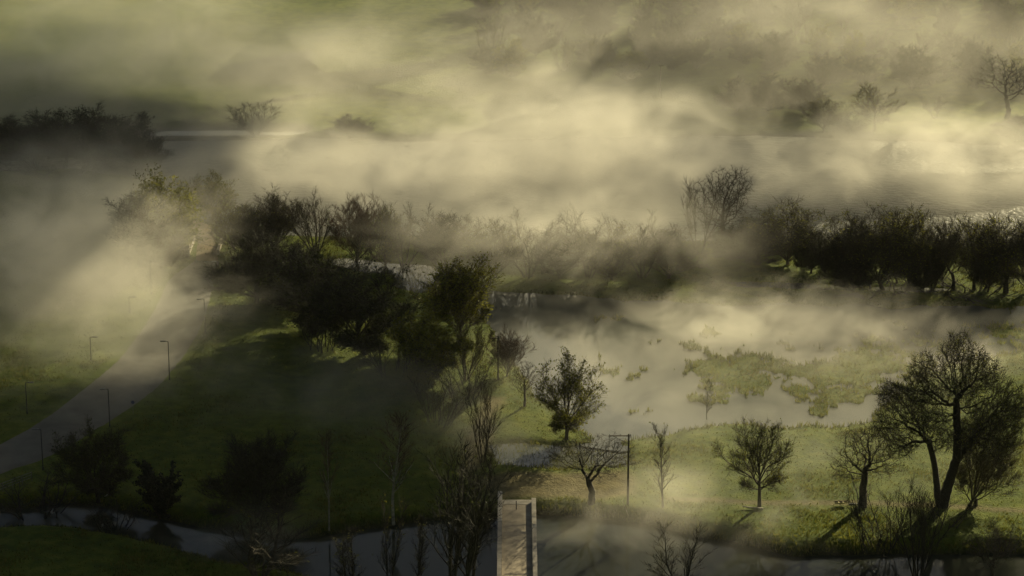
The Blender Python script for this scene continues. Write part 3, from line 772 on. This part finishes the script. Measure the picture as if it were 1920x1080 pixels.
PROTO = {}
def proto(kind, var):
    key = (kind, var)
    if key in PROTO: return PROTO[key]
    s = 100 + 37 * var + 1000 * sum(map(ord, kind))
    f = {'round': lambda: make_round(s, wander=0.12, kids=6, limbs=14, tw=9), 'round_leafy': lambda: make_round(s, W=4.3, leafp=0.85, leafsize=0.13, kids=6, tw=9, trunk=1.5, limbs=16, low=1.45),
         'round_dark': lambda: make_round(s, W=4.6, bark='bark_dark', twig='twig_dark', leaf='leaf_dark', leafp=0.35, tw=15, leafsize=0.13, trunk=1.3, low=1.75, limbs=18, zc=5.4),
         'round_green': lambda: make_round(s, W=4.4, leafp=1.0, tw=12, leafsize=0.18, trunk=1.0, low=1.7, limbs=16, zc=5.4),
         'vase': lambda: make_vase(s, stems=6, spread=0.55, tw=12, leafp=0.05), 'vase_bare': lambda: make_vase(s, stems=4, spread=0.42, leafp=0.02, tw=9),
         'vase_leafy': lambda: make_vase(s, stems=8, spread=0.6, leafp=0.4, leafsize=0.11, tw=12),
         'fan': lambda: make_round(s, up=0.13, W=4.0, leafp=0.3, trunk=0.55, low=0.8, limbs=13, zc=6.2, r=0.17, tw=10, kids=7, wander=0.07, leafsize=0.10),
         'fan_green': lambda: make_round(s, up=0.12, W=4.0, leafp=0.9, trunk=1.3, low=0.85, limbs=15, zc=6.2, r=0.17, tw=10, kids=7, wander=0.07, leafsize=0.12),
         'fan_bare': lambda: make_round(s, up=0.15, W=3.7, leafp=0.03, trunk=0.55, low=0.7, limbs=12, zc=6.2, r=0.15, tw=11, wander=0.07),
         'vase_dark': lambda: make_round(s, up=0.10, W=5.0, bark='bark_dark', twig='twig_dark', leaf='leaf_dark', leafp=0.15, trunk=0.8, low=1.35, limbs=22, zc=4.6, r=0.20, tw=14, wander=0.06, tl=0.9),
         'vase_red': lambda: make_round(s, up=0.13, W=3.9, twig='twig_red', leafp=0.0, trunk=0.7, low=0.75, limbs=13, zc=6.0, r=0.15, tw=12, wander=0.07),
         'upright': lambda: make_vase(s, stems=8, spread=0.24, bark='bark_dark', twig='twig_dark', leaf='leaf_dark', leafp=0.06, tw=8, base_r=0.9, tl=0.6),
         'slender': lambda: make_slender(s, tw=7), 'birch': lambda: make_slender(s, bark='bark_pale', twig='twig_red', ang=0.5, side=0.30, tw=9, first=0.30),
         'slender_dark': lambda: make_slender(s, bark='bark_dark', twig='twig_dark', ang=0.4, side=0.24, tw=6, lead=2),
         'bare': lambda: make_bare(s), 'pollard': lambda: make_bare(s, W=3.9, trunk=4.3, rad0=0.016, pipe=1.85, n=1000),
         'spreading': lambda: make_bare(s, W=5.6, trunk=3.0, n=1100, twn=3, lobes=7, rad0=0.014, pipe=1.95),
         'evergreen': lambda: make_evergreen(s), 'thicket': lambda: make_thicket(s),
         'thicket_green': lambda: make_thicket(s, 'bark', 'twig', 'leaf', 0.5), 'willow': lambda: make_willow(s)}[kind]
    t, c = f()
    co = np.empty(len(c.vertices) * 3); c.vertices.foreach_get('co', co); co = co.reshape(-1, 3)
    H = np.percentile(co[:, 2], 99.7); Wd = np.percentile(co[:, 0], 99) - np.percentile(co[:, 0], 1)
    PROTO[key] = (t, c, float(H), float(Wd)); return PROTO[key]
PLACED = []
def tree(name, label, kind, var, bx, by, top, width, group=None, rz=None, cat='tree', p=None, lean=0.0):
    """base pixel (bx, by), top pixel row, width in pixels -> a tree of that real size standing there"""
    t, c, H, Wd = proto(kind, var)
    p = onland(bx, by) if p is None else p
    s = ppm(p.y, p.z)
    hgt = (by - top) / (s * math.cos(PITCH + math.atan((( by + top) / 2 - 540) / FPX)))
    o = empty(name, p, (0.0 if rz is None else rz))
    o.rotation_euler.y = lean
    o.scale = (width / s / Wd, width / s / Wd, hgt / H)
    tag(o, label, cat, group)
    link(bpy.data.objects.new('trunk', t), o); link(bpy.data.objects.new('crown', c), o)
    PLACED.append((bx, by, label)); return o
RB = 'bare trees along the river bank'
FT = 'trees of the misty far bank'
NB = 'saplings along the near canal bank'
LB = 'trees behind the road on the left'
DC = 'dark trees in the middle of the meadow'
HILL = []
TREES = [
 # --- right meadow
 ('willow_tree', 'great twin-stemmed bare tree with dense dark crown on the right meadow, the largest tree', 'willow', 1, 1765, 950, 634, 268, None, 0),
 ('leaning_tree', 'small tree leaning right from beside the great twin-stemmed tree', 'fan_bare', 21, 1818, 948, 770, 130, None, 0.3),
 ('pollard_tree', 'bare tree with thick trunk and thin fan of twigs beside the small wooden boat', 'pollard', 22, 1618, 950, 798, 130, None, 1.0),
 ('round_tree', 'round budding tree with a dead log at its foot on the right meadow', 'round', 23, 1424, 950, 783, 135, None, 0.4),
 ('spreading_tree', 'low wide bare tree on the canal bank between the bridge and the utility pole', 'spreading', 24, 1108, 942, 820, 165, None, 0.2),
 ('round_tree', 'yellow-green round tree standing alone on the grass edge of the flooded field', 'round_leafy', 25, 1062, 824, 667, 128, None, 0.7),
 ('small_tree', 'small thin tree to the left of the lone yellow-green round tree', 'bare', 26, 983, 762, 678, 60, None, 0.0),
 ('poplar', 'tall thin pale sapling half lost in mist right of the utility pole', 'slender', 27, 1243, 952, 796, 40, None, 0.0),
 ('poplar', 'tiny slender sapling standing in the flood water', 'slender', 28, 1326, 790, 712, 24, None, 1.0),
 # --- middle
 ('vase_tree', 'tall fan-shaped budding tree on the corner of the flooded field', 'fan_green', 31, 862, 640, 480, 128, None, 0.0),
 ('bush_tree', 'ragged yellowish bush tree below the tall fan-shaped tree', 'vase_leafy', 32, 874, 712, 596, 88, None, 1.4),
 ('bush_tree', 'reddish bushy tree directly behind the wooden pole with a crossarm', 'vase_red', 33, 950, 706, 622, 78, None, 0.6),
 ('round_tree', 'bright yellow-green round bush tree left of the ragged bush tree', 'round_green', 34, 800, 716, 588, 128, None, 0.0),
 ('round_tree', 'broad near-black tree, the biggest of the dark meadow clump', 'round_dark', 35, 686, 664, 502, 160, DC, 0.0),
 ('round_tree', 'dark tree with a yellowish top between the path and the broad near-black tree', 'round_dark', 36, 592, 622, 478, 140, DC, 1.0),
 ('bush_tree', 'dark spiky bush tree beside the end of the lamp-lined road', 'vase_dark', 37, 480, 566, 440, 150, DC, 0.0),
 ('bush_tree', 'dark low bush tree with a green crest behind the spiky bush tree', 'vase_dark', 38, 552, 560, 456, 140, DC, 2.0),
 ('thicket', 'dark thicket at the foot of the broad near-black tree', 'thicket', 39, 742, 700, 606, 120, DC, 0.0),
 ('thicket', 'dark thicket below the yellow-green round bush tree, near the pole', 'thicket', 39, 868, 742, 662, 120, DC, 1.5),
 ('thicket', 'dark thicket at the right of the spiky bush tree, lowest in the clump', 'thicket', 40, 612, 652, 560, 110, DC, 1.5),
 ('bare_tree', 'tall faint bare tree on the grass left of the pond', 'vase_bare', 41, 905, 868, 716, 70, None, 0.0),
 ('shrub', 'thin grey shrub at the left end of the pond', 'vase_bare', 42, 918, 894, 826, 62, None, 0.8),
 ('thicket', 'misty thicket between the faint bare tree and the dark clump', 'thicket_green', 43, 820, 796, 712, 110, None, 0.0),
 # --- bottom left
 ('birch', 'slim birch with pale trunk and reddish crown above the canal', 'birch', 51, 738, 978, 768, 78, None, 0.0),
 ('birch', 'narrow birch with a broken white trunk left of the reddish one', 'birch', 52, 617, 990, 800, 38, None, 0.4),
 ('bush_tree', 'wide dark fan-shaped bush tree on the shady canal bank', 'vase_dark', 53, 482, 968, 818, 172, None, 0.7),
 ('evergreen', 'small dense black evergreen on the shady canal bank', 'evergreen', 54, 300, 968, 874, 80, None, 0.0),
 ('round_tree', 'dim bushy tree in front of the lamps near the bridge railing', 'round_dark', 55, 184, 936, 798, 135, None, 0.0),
 ('thicket', 'black thicket below the metal bridge railing', 'thicket', 39, 70, 962, 896, 170, None, 0.0),
 ('thicket', 'low black scrub at the water between the evergreen and the railing', 'thicket', 40, 215, 990, 935, 120, None, 0.8),
 ('shrub', 'pale misty leafless shrub on the near bank at the bottom left', 'vase_bare', 56, 490, 1085, 955, 175, None, 0.2),
 # --- near bank, bottom
 ('upright_tree', 'tall broom-shaped tree rising from the near bank left of the bridge', 'upright', 61, 862, 1130, 850, 150, None, 0.0),
 ('sapling', 'dark sapling left of the broom-shaped tree, tallest of three', 'slender_dark', 62, 725, 1110, 920, 56, NB, 0.0),
 ('sapling', 'thin leafless sapling over the canal at the far left of the three', 'slender_dark', 63, 655, 1112, 985, 60, NB, 0.5),
 ('sapling', 'thin leafless sapling between the two darker stems left of the bridge', 'slender_dark', 62, 778, 1112, 972, 60, NB, 1.5),
 ('shrub', 'misty leafless bush on the near bank right of the bridge', 'vase_bare', 64, 1275, 1110, 1008, 130, None, 0.0),
 ('upright_tree', 'loose group of tall dark stems on the canal bank below the great tree', 'upright', 65, 1722, 1092, 905, 112, None, 0.9),
 ('sapling', 'small dark bare sapling in the bottom right corner', 'bare', 66, 1857, 1098, 998, 96, None, 0.0),
 ('thicket', 'black reedy thicket at the water below the pollard tree', 'thicket', 39, 1648, 1026, 908, 150, None, 1.0),
 ('thicket', 'dark scrub at the foot of the great twin-stemmed tree', 'thicket', 40, 1760, 985, 925, 130, None, 0.0),
 ('shrub', 'low dark bush at the right end of the canal bank', 'thicket', 40, 1880, 1030, 985, 110, None, 2.0),
 # --- right river row
 ('bare_tree', 'tall leaning bare tree with open branches, the tallest of the river row', 'bare', 71, 1354, 476, 316, 84, RB, 0.4),
 ('bare_tree', 'tall pale bare tree just left of the leaning one in the river row', 'vase_bare', 72, 1312, 478, 330, 66, RB, 0.0),
 ('bush_tree', 'dense dark bush below the tallest tree of the river row', 'vase_dark', 38, 1415, 490, 408, 130, RB, 1.0),
 ('bush_tree', 'round bushy tree with a thin top right of the dense dark bush', 'fan', 73, 1478, 496, 376, 110, RB, 0.0),
 ('bare_tree', 'thin open bare tree between the bushy tree and the twiggy group', 'vase_bare', 74, 1545, 506, 412, 62, RB, 0.0),
 ('bush_tree', 'short dark bush tree in front of the thin open tree', 'vase_dark', 37, 1566, 532, 440, 74, RB, 2.0),
 ('vase_tree', 'dark upright tree left of the yellow-topped tree in the right row', 'fan_bare', 75, 1614, 536, 405, 78, RB, 0.8),
 ('vase_tree', 'broad yellow-topped tree in the middle of the right row', 'fan', 76, 1656, 538, 388, 112, RB, 0.0),
 ('vase_tree', 'dense twiggy tree just right of the yellow-topped tree', 'fan', 73, 1704, 540, 402, 80, RB, 1.7),
 ('bare_tree', 'narrow tree with a bare pointed crown right of the dense twiggy tree', 'vase_bare', 72, 1748, 541, 402, 62, RB, 2.0),
 ('bare_tree', 'small wide-forked dark tree before the round end trees', 'bare', 77, 1786, 545, 432, 66, RB, 0.0),
 ('round_tree', 'rounded brownish tree, first of the three at the right end of the row', 'round', 78, 1826, 544, 410, 82, RB, 0.0),
 ('bush_tree', 'blackish bush tree filling the gap between the end trees', 'vase_dark', 37, 1852, 547, 436, 70, RB, 0.5),
 ('round_tree', 'rounded tree with forked trunk, second from the right edge', 'round', 79, 1886, 549, 408, 84, RB, 1.0),
 ('vase_tree', 'tree cut by the right edge of the photo at the end of the river row', 'fan_bare', 75, 1926, 548, 412, 70, RB, 0.4),
 ('thicket', 'low black undergrowth beneath the yellow-topped tree', 'thicket', 39, 1640, 546, 510, 150, RB, 0.3),
 ('thicket', 'low black undergrowth beneath the end trees at the right', 'thicket', 40, 1830, 553, 514, 160, RB, 0.7),
 ('vase_tree', 'thin grey tree wedged between the short dark bush and the dark upright tree', 'fan_bare', 75, 1588, 528, 424, 66, RB, 2.4),
 ('vase_tree', 'brown twiggy tree just behind the yellow-topped tree on its right side', 'fan', 73, 1682, 530, 396, 70, RB, 0.5),
 ('vase_tree', 'slim grey tree behind the narrow pointed tree', 'fan_bare', 75, 1768, 534, 418, 60, RB, 1.1),
 ('bush_tree', 'low dark bush tree at the foot of the narrow pointed tree', 'vase_dark', 37, 1730, 547, 462, 74, RB, 1.3),
 ('bush_tree', 'low dark bush tree at the foot of the dark upright tree', 'vase_dark', 38, 1600, 545, 470, 70, RB, 0.1),
 ('vase_tree', 'brown feathery tree between the rounded brownish tree and the blackish bush', 'fan', 76, 1846, 540, 414, 74, RB, 2.0),
 ('bush_tree', 'dark bush tree joining the round bushy tree to the thin open bare tree', 'vase_dark', 37, 1520, 512, 434, 72, RB, 0.9),
 ('bush_tree', 'dark tangled bush below the two tall bare trees of the river row', 'vase_dark', 38, 1372, 488, 428, 72, RB, 2.9),
 # --- faded middle of the river row
 ('bare_tree', 'ghostly bare tree in mist above the left corner of the flood', 'fan', 73, 930, 520, 412, 90, RB, 0.3),
 ('bare_tree', 'ghostly tree in mist, second from the left corner of the flood', 'vase_bare', 74, 990, 520, 402, 92, RB, 0.9),
 ('bush_tree', 'misty rounded bush tree over the dark bank, middle of the faded row', 'fan_bare', 75, 1052, 522, 428, 110, RB, 1.2),
 ('bare_tree', 'ghostly tall thin tree right of the misty rounded bush', 'vase_bare', 72, 1104, 520, 398, 80, RB, 2.8),
 ('bush_tree', 'misty bush tree with dark base over the widest part of the bank', 'fan', 73, 1146, 524, 424, 110, RB, 2.2),
 ('bare_tree', 'ghostly tree two places left of the tallest bare pair', 'vase_bare', 74, 1204, 520, 402, 90, RB, 1.9),
 ('bush_tree', 'dim bush tree just left of the tallest bare pair', 'fan_bare', 75, 1254, 522, 432, 96, RB, 0.2),
 # --- left river row
 ('bush_tree', 'brownish bush tree at the left start of the river row beside the path', 'fan', 73, 440, 468, 378, 80, RB, 0.9),
 ('bush_tree', 'dark low tree between the brownish bush tree and the upright oval tree', 'vase_dark', 38, 470, 474, 392, 66, RB, 0.9),
 ('vase_tree', 'upright oval bare tree in the left river row against the bright river', 'fan_bare', 75, 521, 470, 360, 80, RB, 1.9),
 ('vase_tree', 'dark bare tree right of the upright oval tree', 'vase', 76, 592, 476, 366, 72, RB, 1.1),
 ('vase_tree', 'reddish-topped tree with forked trunk left of the misty gap', 'vase_red', 81, 668, 496, 368, 84, RB, 0.0),
 ('bare_tree', 'fading bare tree right of the reddish-topped tree', 'fan', 73, 722, 500, 388, 72, RB, 2.9),
 ('bare_tree', 'faint bare tree at the edge of the misty gap', 'vase_bare', 72, 758, 504, 386, 60, RB, 1.0),
 ('bare_tree', 'very faint tree inside the misty gap behind the fan-shaped tree', 'fan_bare', 75, 836, 506, 396, 90, RB, 2.6),
 # --- left, by the path
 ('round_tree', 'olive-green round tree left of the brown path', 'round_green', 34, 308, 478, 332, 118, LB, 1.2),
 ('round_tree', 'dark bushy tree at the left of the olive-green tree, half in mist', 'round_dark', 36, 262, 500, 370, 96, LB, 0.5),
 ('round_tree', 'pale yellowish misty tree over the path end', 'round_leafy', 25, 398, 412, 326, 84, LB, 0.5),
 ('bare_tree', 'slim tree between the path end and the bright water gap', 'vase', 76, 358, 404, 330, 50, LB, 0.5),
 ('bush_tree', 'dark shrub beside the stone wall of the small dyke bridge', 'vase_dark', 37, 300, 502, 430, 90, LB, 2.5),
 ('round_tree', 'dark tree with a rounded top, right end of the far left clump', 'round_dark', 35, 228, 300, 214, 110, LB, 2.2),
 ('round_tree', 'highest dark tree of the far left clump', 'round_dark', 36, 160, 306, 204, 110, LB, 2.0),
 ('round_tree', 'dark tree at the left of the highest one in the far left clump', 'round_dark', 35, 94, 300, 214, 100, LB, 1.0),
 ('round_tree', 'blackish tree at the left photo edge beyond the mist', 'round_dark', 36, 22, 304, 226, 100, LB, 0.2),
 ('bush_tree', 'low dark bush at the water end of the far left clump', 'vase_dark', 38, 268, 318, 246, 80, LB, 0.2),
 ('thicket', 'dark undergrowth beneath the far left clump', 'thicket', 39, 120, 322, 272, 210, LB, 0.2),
 # --- far bank
 ('bare_tree', 'large bare tree with a thick forked trunk at the right edge of the far bank', 'bare', 91, 1888, 222, 110, 110, FT, 0.0),
 ('bush_tree', 'brown bush tree behind the bright green strip, right of its end', 'fan', 73, 1545, 246, 180, 80, FT, 0.0),
 ('round_tree', 'rounded brown tree with an arched top on the far bank', 'round', 78, 1640, 246, 160, 86, FT, 0.0),
 ('bush_tree', 'thin fan of a bush left of the large bare tree on the far bank', 'vase_bare', 74, 1752, 222, 182, 48, FT, 0.0),
 ('bush_tree', 'dark misty bush at the left end above the bright green strip', 'vase_dark', 37, 1380, 208, 150, 70, FT, 0.0),
 ('bush_tree', 'dark misty bush in the middle above the bright green strip', 'vase_dark', 38, 1440, 208, 140, 80, FT, 1.0),
 ('bush_tree', 'dark misty bush at the right end above the bright green strip', 'vase_dark', 37, 1506, 212, 150, 70, FT, 1.6),
 ('bush_tree', 'dark misty bush reflected in the river below the arched brown tree', 'vase_dark', 38, 1590, 266, 216, 70, FT, 2.6),
 ('bush_tree', 'faint yellowish bush on the far left bank by the pale strip of water', 'vase', 76, 478, 258, 194, 90, FT, 0.3),
 ('bush_tree', 'faint dark bush on the far bank where the glitter begins', 'vase_dark', 37, 652, 262, 222, 80, FT, 0.3),
 ('bush_tree', 'dark bush below the large bare tree at the right edge', 'vase_dark', 38, 1905, 262, 218, 90, FT, 0.8),
]
rot = random.Random(5)
for t_ in TREES:
    w_ = t_[7] * (1.15 if t_[8] == RB and t_[2] == 'vase_dark' else 1.4 if t_[8] == RB else 1.12 if t_[8] in (FT, LB, DC) else 1.0)
    tree(*t_[:7], w_, t_[8], rz=t_[9], lean=R(20) if t_[0] == 'leaning_tree' else 0.0)
# the wooded slope beyond the far bank
rng_h = random.Random(11)
hill_kinds = [('round_dark', 35), ('round_dark', 36), ('vase_dark', 38), ('round_green', 34), ('vase', 73), ('thicket_green', 43)]
nh = 0
for k in range(400):
    px = rng_h.uniform(900, 1990); py = rng_h.uniform(-40, 215)
    p = onland(px, py)
    if p.y < 628 or p.z < 1.2 or (py > 150 and px < 1500): continue
    if any((p - q).length < 6.5 for q in HILL): continue
    HILL.append(p); nh += 1
    kd = rng_h.choice(hill_kinds); s = ppm(p.y, p.z)
    h_ = rng_h.uniform(5.5, 10.5) * s; w_ = rng_h.uniform(5.5, 9.5) * s
    lab, grp = ('misty tree in the wood covering the far hillside', 'trees of the wood on the far hillside')
    tree('hillside_tree', lab, kd[0], kd[1], px, py, py - h_, w_, grp, rz=rng_h.uniform(0, 6.28), p=p)
    if nh > 120: break

# ------------------------------------------------------------------ rough grass and rushes along the water and over the meadows (far too many to count: one object)
rg = np.random.default_rng(77)
n_t = 900000
TX = rg.uniform(-110, 125, n_t); TY = rg.uniform(338, 560, n_t)
keep = np.abs(TX) < TY * 0.215
TX, TY = TX[keep], TY[keep]
ix = np.clip(np.searchsorted(ax, TX) - 1, 0, len(ax) - 2); iy = np.clip(np.searchsorted(ay, TY) - 1, 0, len(ay) - 2)
fx = (TX - ax[ix]) / (ax[ix + 1] - ax[ix]); fy = (TY - ay[iy]) / (ay[iy + 1] - ay[iy])
TZ = GZ[iy, ix] * (1 - fx) * (1 - fy) + GZ[iy, ix + 1] * fx * (1 - fy) + GZ[iy + 1, ix] * (1 - fx) * fy + GZ[iy + 1, ix + 1] * fx * fy
TD = dirt[iy, ix]
clump = fbm(TX / 9, TY / 11, 61, 4) ; fine_ = fbm(TX / 1.6, TY / 1.6, 65, 2)
floody = sdist(flood_P, TX, TY)
shore = np.where(floody < 4, np.exp(-np.abs(TZ - Z_FLOOD) / 0.12), np.exp(-np.abs(TZ - 0.55) / 0.45) * 1.3)
prob = np.clip((clump - 0.50) * 2.2 + (fine_ - 0.5) * 0.9, 0, 1) * (floody > 2) + 0.75 * shore
ok = (rg.random(len(TX)) < prob) & (TD < 0.3) & (TZ > np.where(floody < 4, Z_FLOOD - 0.03, 0.05))
RP = poly([(-60, 862), (0, 828), (100, 768), (215, 672), (290, 560), (345, 498), (415, 490), (412, 520), (396, 590), (340, 690), (260, 766), (120, 850), (0, 893), (-60, 925)], Z_LAND)
ok &= sdist(RP, TX, TY) > 0.4
ok &= ~((TX > bx0 - 0.3) & (TX < bx1 + 0.3) & (TY < yl + 1))
TX, TY, TZ, hh = TX[ok], TY[ok], TZ[ok], (0.22 + 0.5 * np.clip(shore[ok], 0, 1) + 0.5 * np.clip(clump[ok] - 0.5, 0, 1)) * rg.uniform(0.6, 1.4, ok.sum())
n_t = len(TX); an = rg.uniform(0, 6.28, n_t); wd = rg.uniform(0.05, 0.13, n_t); ln_ = rg.normal(size=(n_t, 2)) * 0.25
P0 = np.stack([TX, TY, TZ - 0.03], 1); S = np.stack([np.cos(an) * wd, np.sin(an) * wd, np.zeros(n_t)], 1)
T1 = P0 + np.stack([ln_[:, 0] * hh, ln_[:, 1] * hh, hh], 1)
V = np.stack([P0 - S, P0 + S, T1], 1).reshape(-1, 3).astype(np.float32)
me = bpy.data.meshes.new('grass'); me.vertices.add(len(V)); me.vertices.foreach_set('co', V.ravel())
me.loops.add(n_t * 3); me.loops.foreach_set('vertex_index', np.arange(n_t * 3, dtype=np.int32))
me.polygons.add(n_t); me.polygons.foreach_set('loop_start', np.arange(0, n_t * 3, 3, dtype=np.int32)); me.update(calc_edges=True)
M['grass'] = mat_leaf('rough_grass', (0.050, 0.062, 0.008), (0.150, 0.145, 0.026))
tag(obj('grass', me, M['grass']), kind='stuff')


# ------------------------------------------------------------------ air: an even haze, and drifting banks of river mist inside it
def volume_mat(name, density, color, aniso):
    m = bpy.data.materials.new(name); m.use_nodes = True
    n, l = m.node_tree.nodes, m.node_tree.links
    n.remove(n['Principled BSDF'])
    pv = n.new('ShaderNodeVolumePrincipled')
    pv.inputs['Color'].default_value = (*color, 1); pv.inputs['Density'].default_value = density
    pv.inputs['Anisotropy'].default_value = aniso
    l.new(pv.outputs[0], n['Material Output'].inputs['Volume'])
    return m, n, l, pv
FOG_COL = (0.97, 0.93, 0.83)
hm, _, _, _ = volume_mat('haze', 0.000008, FOG_COL, 0.3)
hb = MB(); hb.box((300, 700, 78), (4000, 3200, 164))
tag(hb.build('haze', hm), kind='stuff')

def fog_mat(name, dens, seed, scale, thresh, soft):
    m, n, l, pv = volume_mat(name, 0.0, FOG_COL, 0.45)
    tc = n.new('ShaderNodeTexCoord'); geo = n.new('ShaderNodeNewGeometry')
    ln = n.new('ShaderNodeVectorMath'); ln.operation = 'LENGTH'; l.new(tc.outputs['Object'], ln.inputs[0])
    fall = n.new('ShaderNodeMapRange'); fall.interpolation_type = 'SMOOTHSTEP'
    fall.inputs['From Min'].default_value = 1.0; fall.inputs['From Max'].default_value = 0.15
    l.new(ln.outputs['Value'], fall.inputs['Value'])
    mp = n.new('ShaderNodeMapping'); mp.inputs['Location'].default_value = (seed * 37.1, seed * 11.7, seed * 5.3)
    mp.inputs['Rotation'].default_value = (0.0, R(-40), R(12)); mp.inputs['Scale'].default_value = (0.72 * scale, 1.05 * scale, 1.05 * scale)
    l.new(geo.outputs['Position'], mp.inputs['Vector'])
    nz = n.new('ShaderNodeTexNoise'); nz.inputs['Scale'].default_value = 1.0; nz.inputs['Detail'].default_value = 5.0
    nz.inputs['Roughness'].default_value = 0.62; nz.inputs['Distortion'].default_value = 0.9
    l.new(mp.outputs[0], nz.inputs['Vector'])
    # density = dens * clamp((noise - thresh + falloff-shift) / soft) * falloff
    s1 = n.new('ShaderNodeMath'); s1.operation = 'MULTIPLY_ADD'; s1.inputs[1].default_value = 0.20; s1.inputs[2].default_value = -0.20 - thresh
    l.new(fall.outputs[0], s1.inputs[0])
    s2 = n.new('ShaderNodeMath'); s2.operation = 'ADD'; l.new(nz.outputs['Fac'], s2.inputs[0]); l.new(s1.outputs[0], s2.inputs[1])
    s3 = n.new('ShaderNodeMapRange'); s3.inputs['From Min'].default_value = 0.0; s3.inputs['From Max'].default_value = soft
    s3.inputs['To Max'].default_value = dens
    l.new(s2.outputs[0], s3.inputs['Value'])
    s4 = n.new('ShaderNodeMath'); s4.operation = 'MULTIPLY'
    l.new(s3.outputs[0], s4.inputs[0]); l.new(fall.outputs[0], s4.inputs[1])
    l.new(s4.outputs[0], pv.inputs['Density'])
    return m
def ico_mesh():
    import bmesh
    bm = bmesh.new(); bmesh.ops.create_icosphere(bm, subdivisions=3, radius=1.0)
    me = bpy.data.meshes.new('mist'); bm.to_mesh(me); bm.free(); return me
FOG = [  # photo px x, y of the bank's middle, height, radii (across, along the view, up), density, noise scale, threshold, softness
    (640, 110, 8, 105, 80, 24, 0.016, 1 / 22, 0.38, 0.34),
    (1080, 40, 10, 75, 60, 20, 0.009, 1 / 18, 0.40, 0.32),
    (1020, 200, 7, 85, 50, 18, 0.028, 1 / 18, 0.39, 0.32),
    (1140, 290, 7, 70, 46, 22, 0.050, 1 / 13, 0.36, 0.36),
    (600, 310, 6, 95, 50, 18, 0.050, 1 / 13, 0.35, 0.36),
    (900, 350, 7, 75, 44, 19, 0.052, 1 / 12, 0.36, 0.36),
    (1450, 325, 6, 75, 36, 16, 0.034, 1 / 11, 0.38, 0.32),
    (1790, 310, 6, 85, 46, 17, 0.056, 1 / 12, 0.34, 0.36),
    (1450, 0, 16, 45, 40, 20, 0.030, 1 / 18, 0.38, 0.34),
    (1760, 60, 16, 75, 50, 22, 0.006, 1 / 16, 0.38, 0.34),
    (1480, 110, 9, 150, 80, 26, 0.007, 1 / 20, 0.24, 0.34),
    (1660, 190, 8, 90, 40, 15, 0.014, 1 / 14, 0.41, 0.30),
    (150, 150, 8, 120, 95, 26, 0.044, 1 / 22, 0.37, 0.36),
    (1050, 458, 9, 52, 30, 17, 0.066, 1 / 11, 0.35, 0.40),
    (1430, 600, 4, 50, 26, 9, 0.090, 1 / 9, 0.38, 0.36),
    (1720, 640, 4, 60, 36, 9, 0.036, 1 / 9, 0.41, 0.30),
    (110, 460, 9, 46, 80, 19, 0.080, 1 / 13, 0.36, 0.36),
    (230, 600, 7, 46, 66, 15, 0.048, 1 / 10, 0.39, 0.32),
    (620, 740, 6, 50, 38, 12, 0.024, 1 / 10, 0.42, 0.30),
    (1180, 740, 4, 95, 66, 11, 0.016, 1 / 11, 0.38, 0.34),
    (1290, 975, 3, 50, 22, 7, 0.040, 1 / 8, 0.40, 0.30),
    (1245, 915, 5, 13, 12, 8, 0.055, 1 / 8, 0.34, 0.34),
    (200, 10, 9, 110, 60, 24, 0.014, 1 / 20, 0.34, 0.36),
    (1130, 275, 13, 44, 34, 18, 0.050, 1 / 12, 0.28, 0.40),
    (1790, 262, 4, 70, 16, 9, 0.060, 1 / 11, 0.34, 0.34),
    (340, 262, 4, 50, 18, 9, 0.050, 1 / 12, 0.34, 0.34),
    (110, 320, 5, 44, 18, 10, 0.030, 1 / 12, 0.34, 0.34),
    (890, 810, 4, 15, 15, 9, 0.040, 1 / 8, 0.34, 0.34),
    (1560, 870, 4, 62, 34, 8, 0.007, 1 / 9, 0.37, 0.34),
    (480, 1010, 3, 22, 16, 7, 0.036, 1 / 7, 0.42, 0.28),
]
mist_me = ico_mesh()
for i, (px, py, z, rx, ry, rz_, dens, sc_, th, so) in enumerate(FOG):
    o = bpy.data.objects.new('mist', mist_me if i == 0 else mist_me.copy())
    p = G(px, py, z); o.location = p; o.scale = (rx, ry, rz_)
    o.data.materials.clear(); o.data.materials.append(fog_mat('mist', dens, i + 1, sc_, th, so))
    tag(link(o), kind='stuff')

# unseen clouds added above the frame to shade the left, near and far parts
import bmesh
SHADE_CLOUDS = [  # photo px of the middle of the shade, height it falls on, radii across / along / up, density
    (150, 930, 3, 66, 52, 6, 0.13), (440, 890, 3, 28, 34, 5, 0.13), (650, 1015, 2, 18, 20, 4, 0.13), (470, 1060, 3, 20, 18, 4, 0.13), (1750, 1140, 2, 60, 20, 4, 0.13), (-120, 90, 20, 85, 110, 9, 0.07),
    (1500, -40, 14, 150, 60, 8, 0.014), (-60, 480, 10, 24, 44, 3, 0.10), (480, 690, 3, 15, 24, 3, 0.06), (280, 40, 20, 50, 44, 5, 0.03),
]
for i, (px, py, zs, rx, ry, rz_, dc) in enumerate(SHADE_CLOUDS):
    bm = bmesh.new(); bmesh.ops.create_icosphere(bm, subdivisions=4, radius=1.0)
    rg = np.random.default_rng(900 + i); off = rg.random(3) * 50
    for v in bm.verts:
        c = v.co
        q = 0.8 + 0.5 * float(fbm(np.array([c.x * 2 + off[0] + c.z]), np.array([c.y * 2 + off[1] - c.z]), 70 + i, 4)[0])
        v.co = Vector((c.x * q, c.y * q, c.z * q))
    me = bpy.data.meshes.new('shade_cloud'); bm.to_mesh(me); bm.free()
    o = obj('shade_cloud', me, volume_mat('shade_cloud', dc, (0.97, 0.95, 0.92), 0.3)[0])
    zc = 188.0; p = G(px, py, zs); t = (zc - zs) / to_sun.z
    o.location = Vector(p) + to_sun * t; o.scale = (rx, ry, rz_)
    tag(o, kind='stuff')
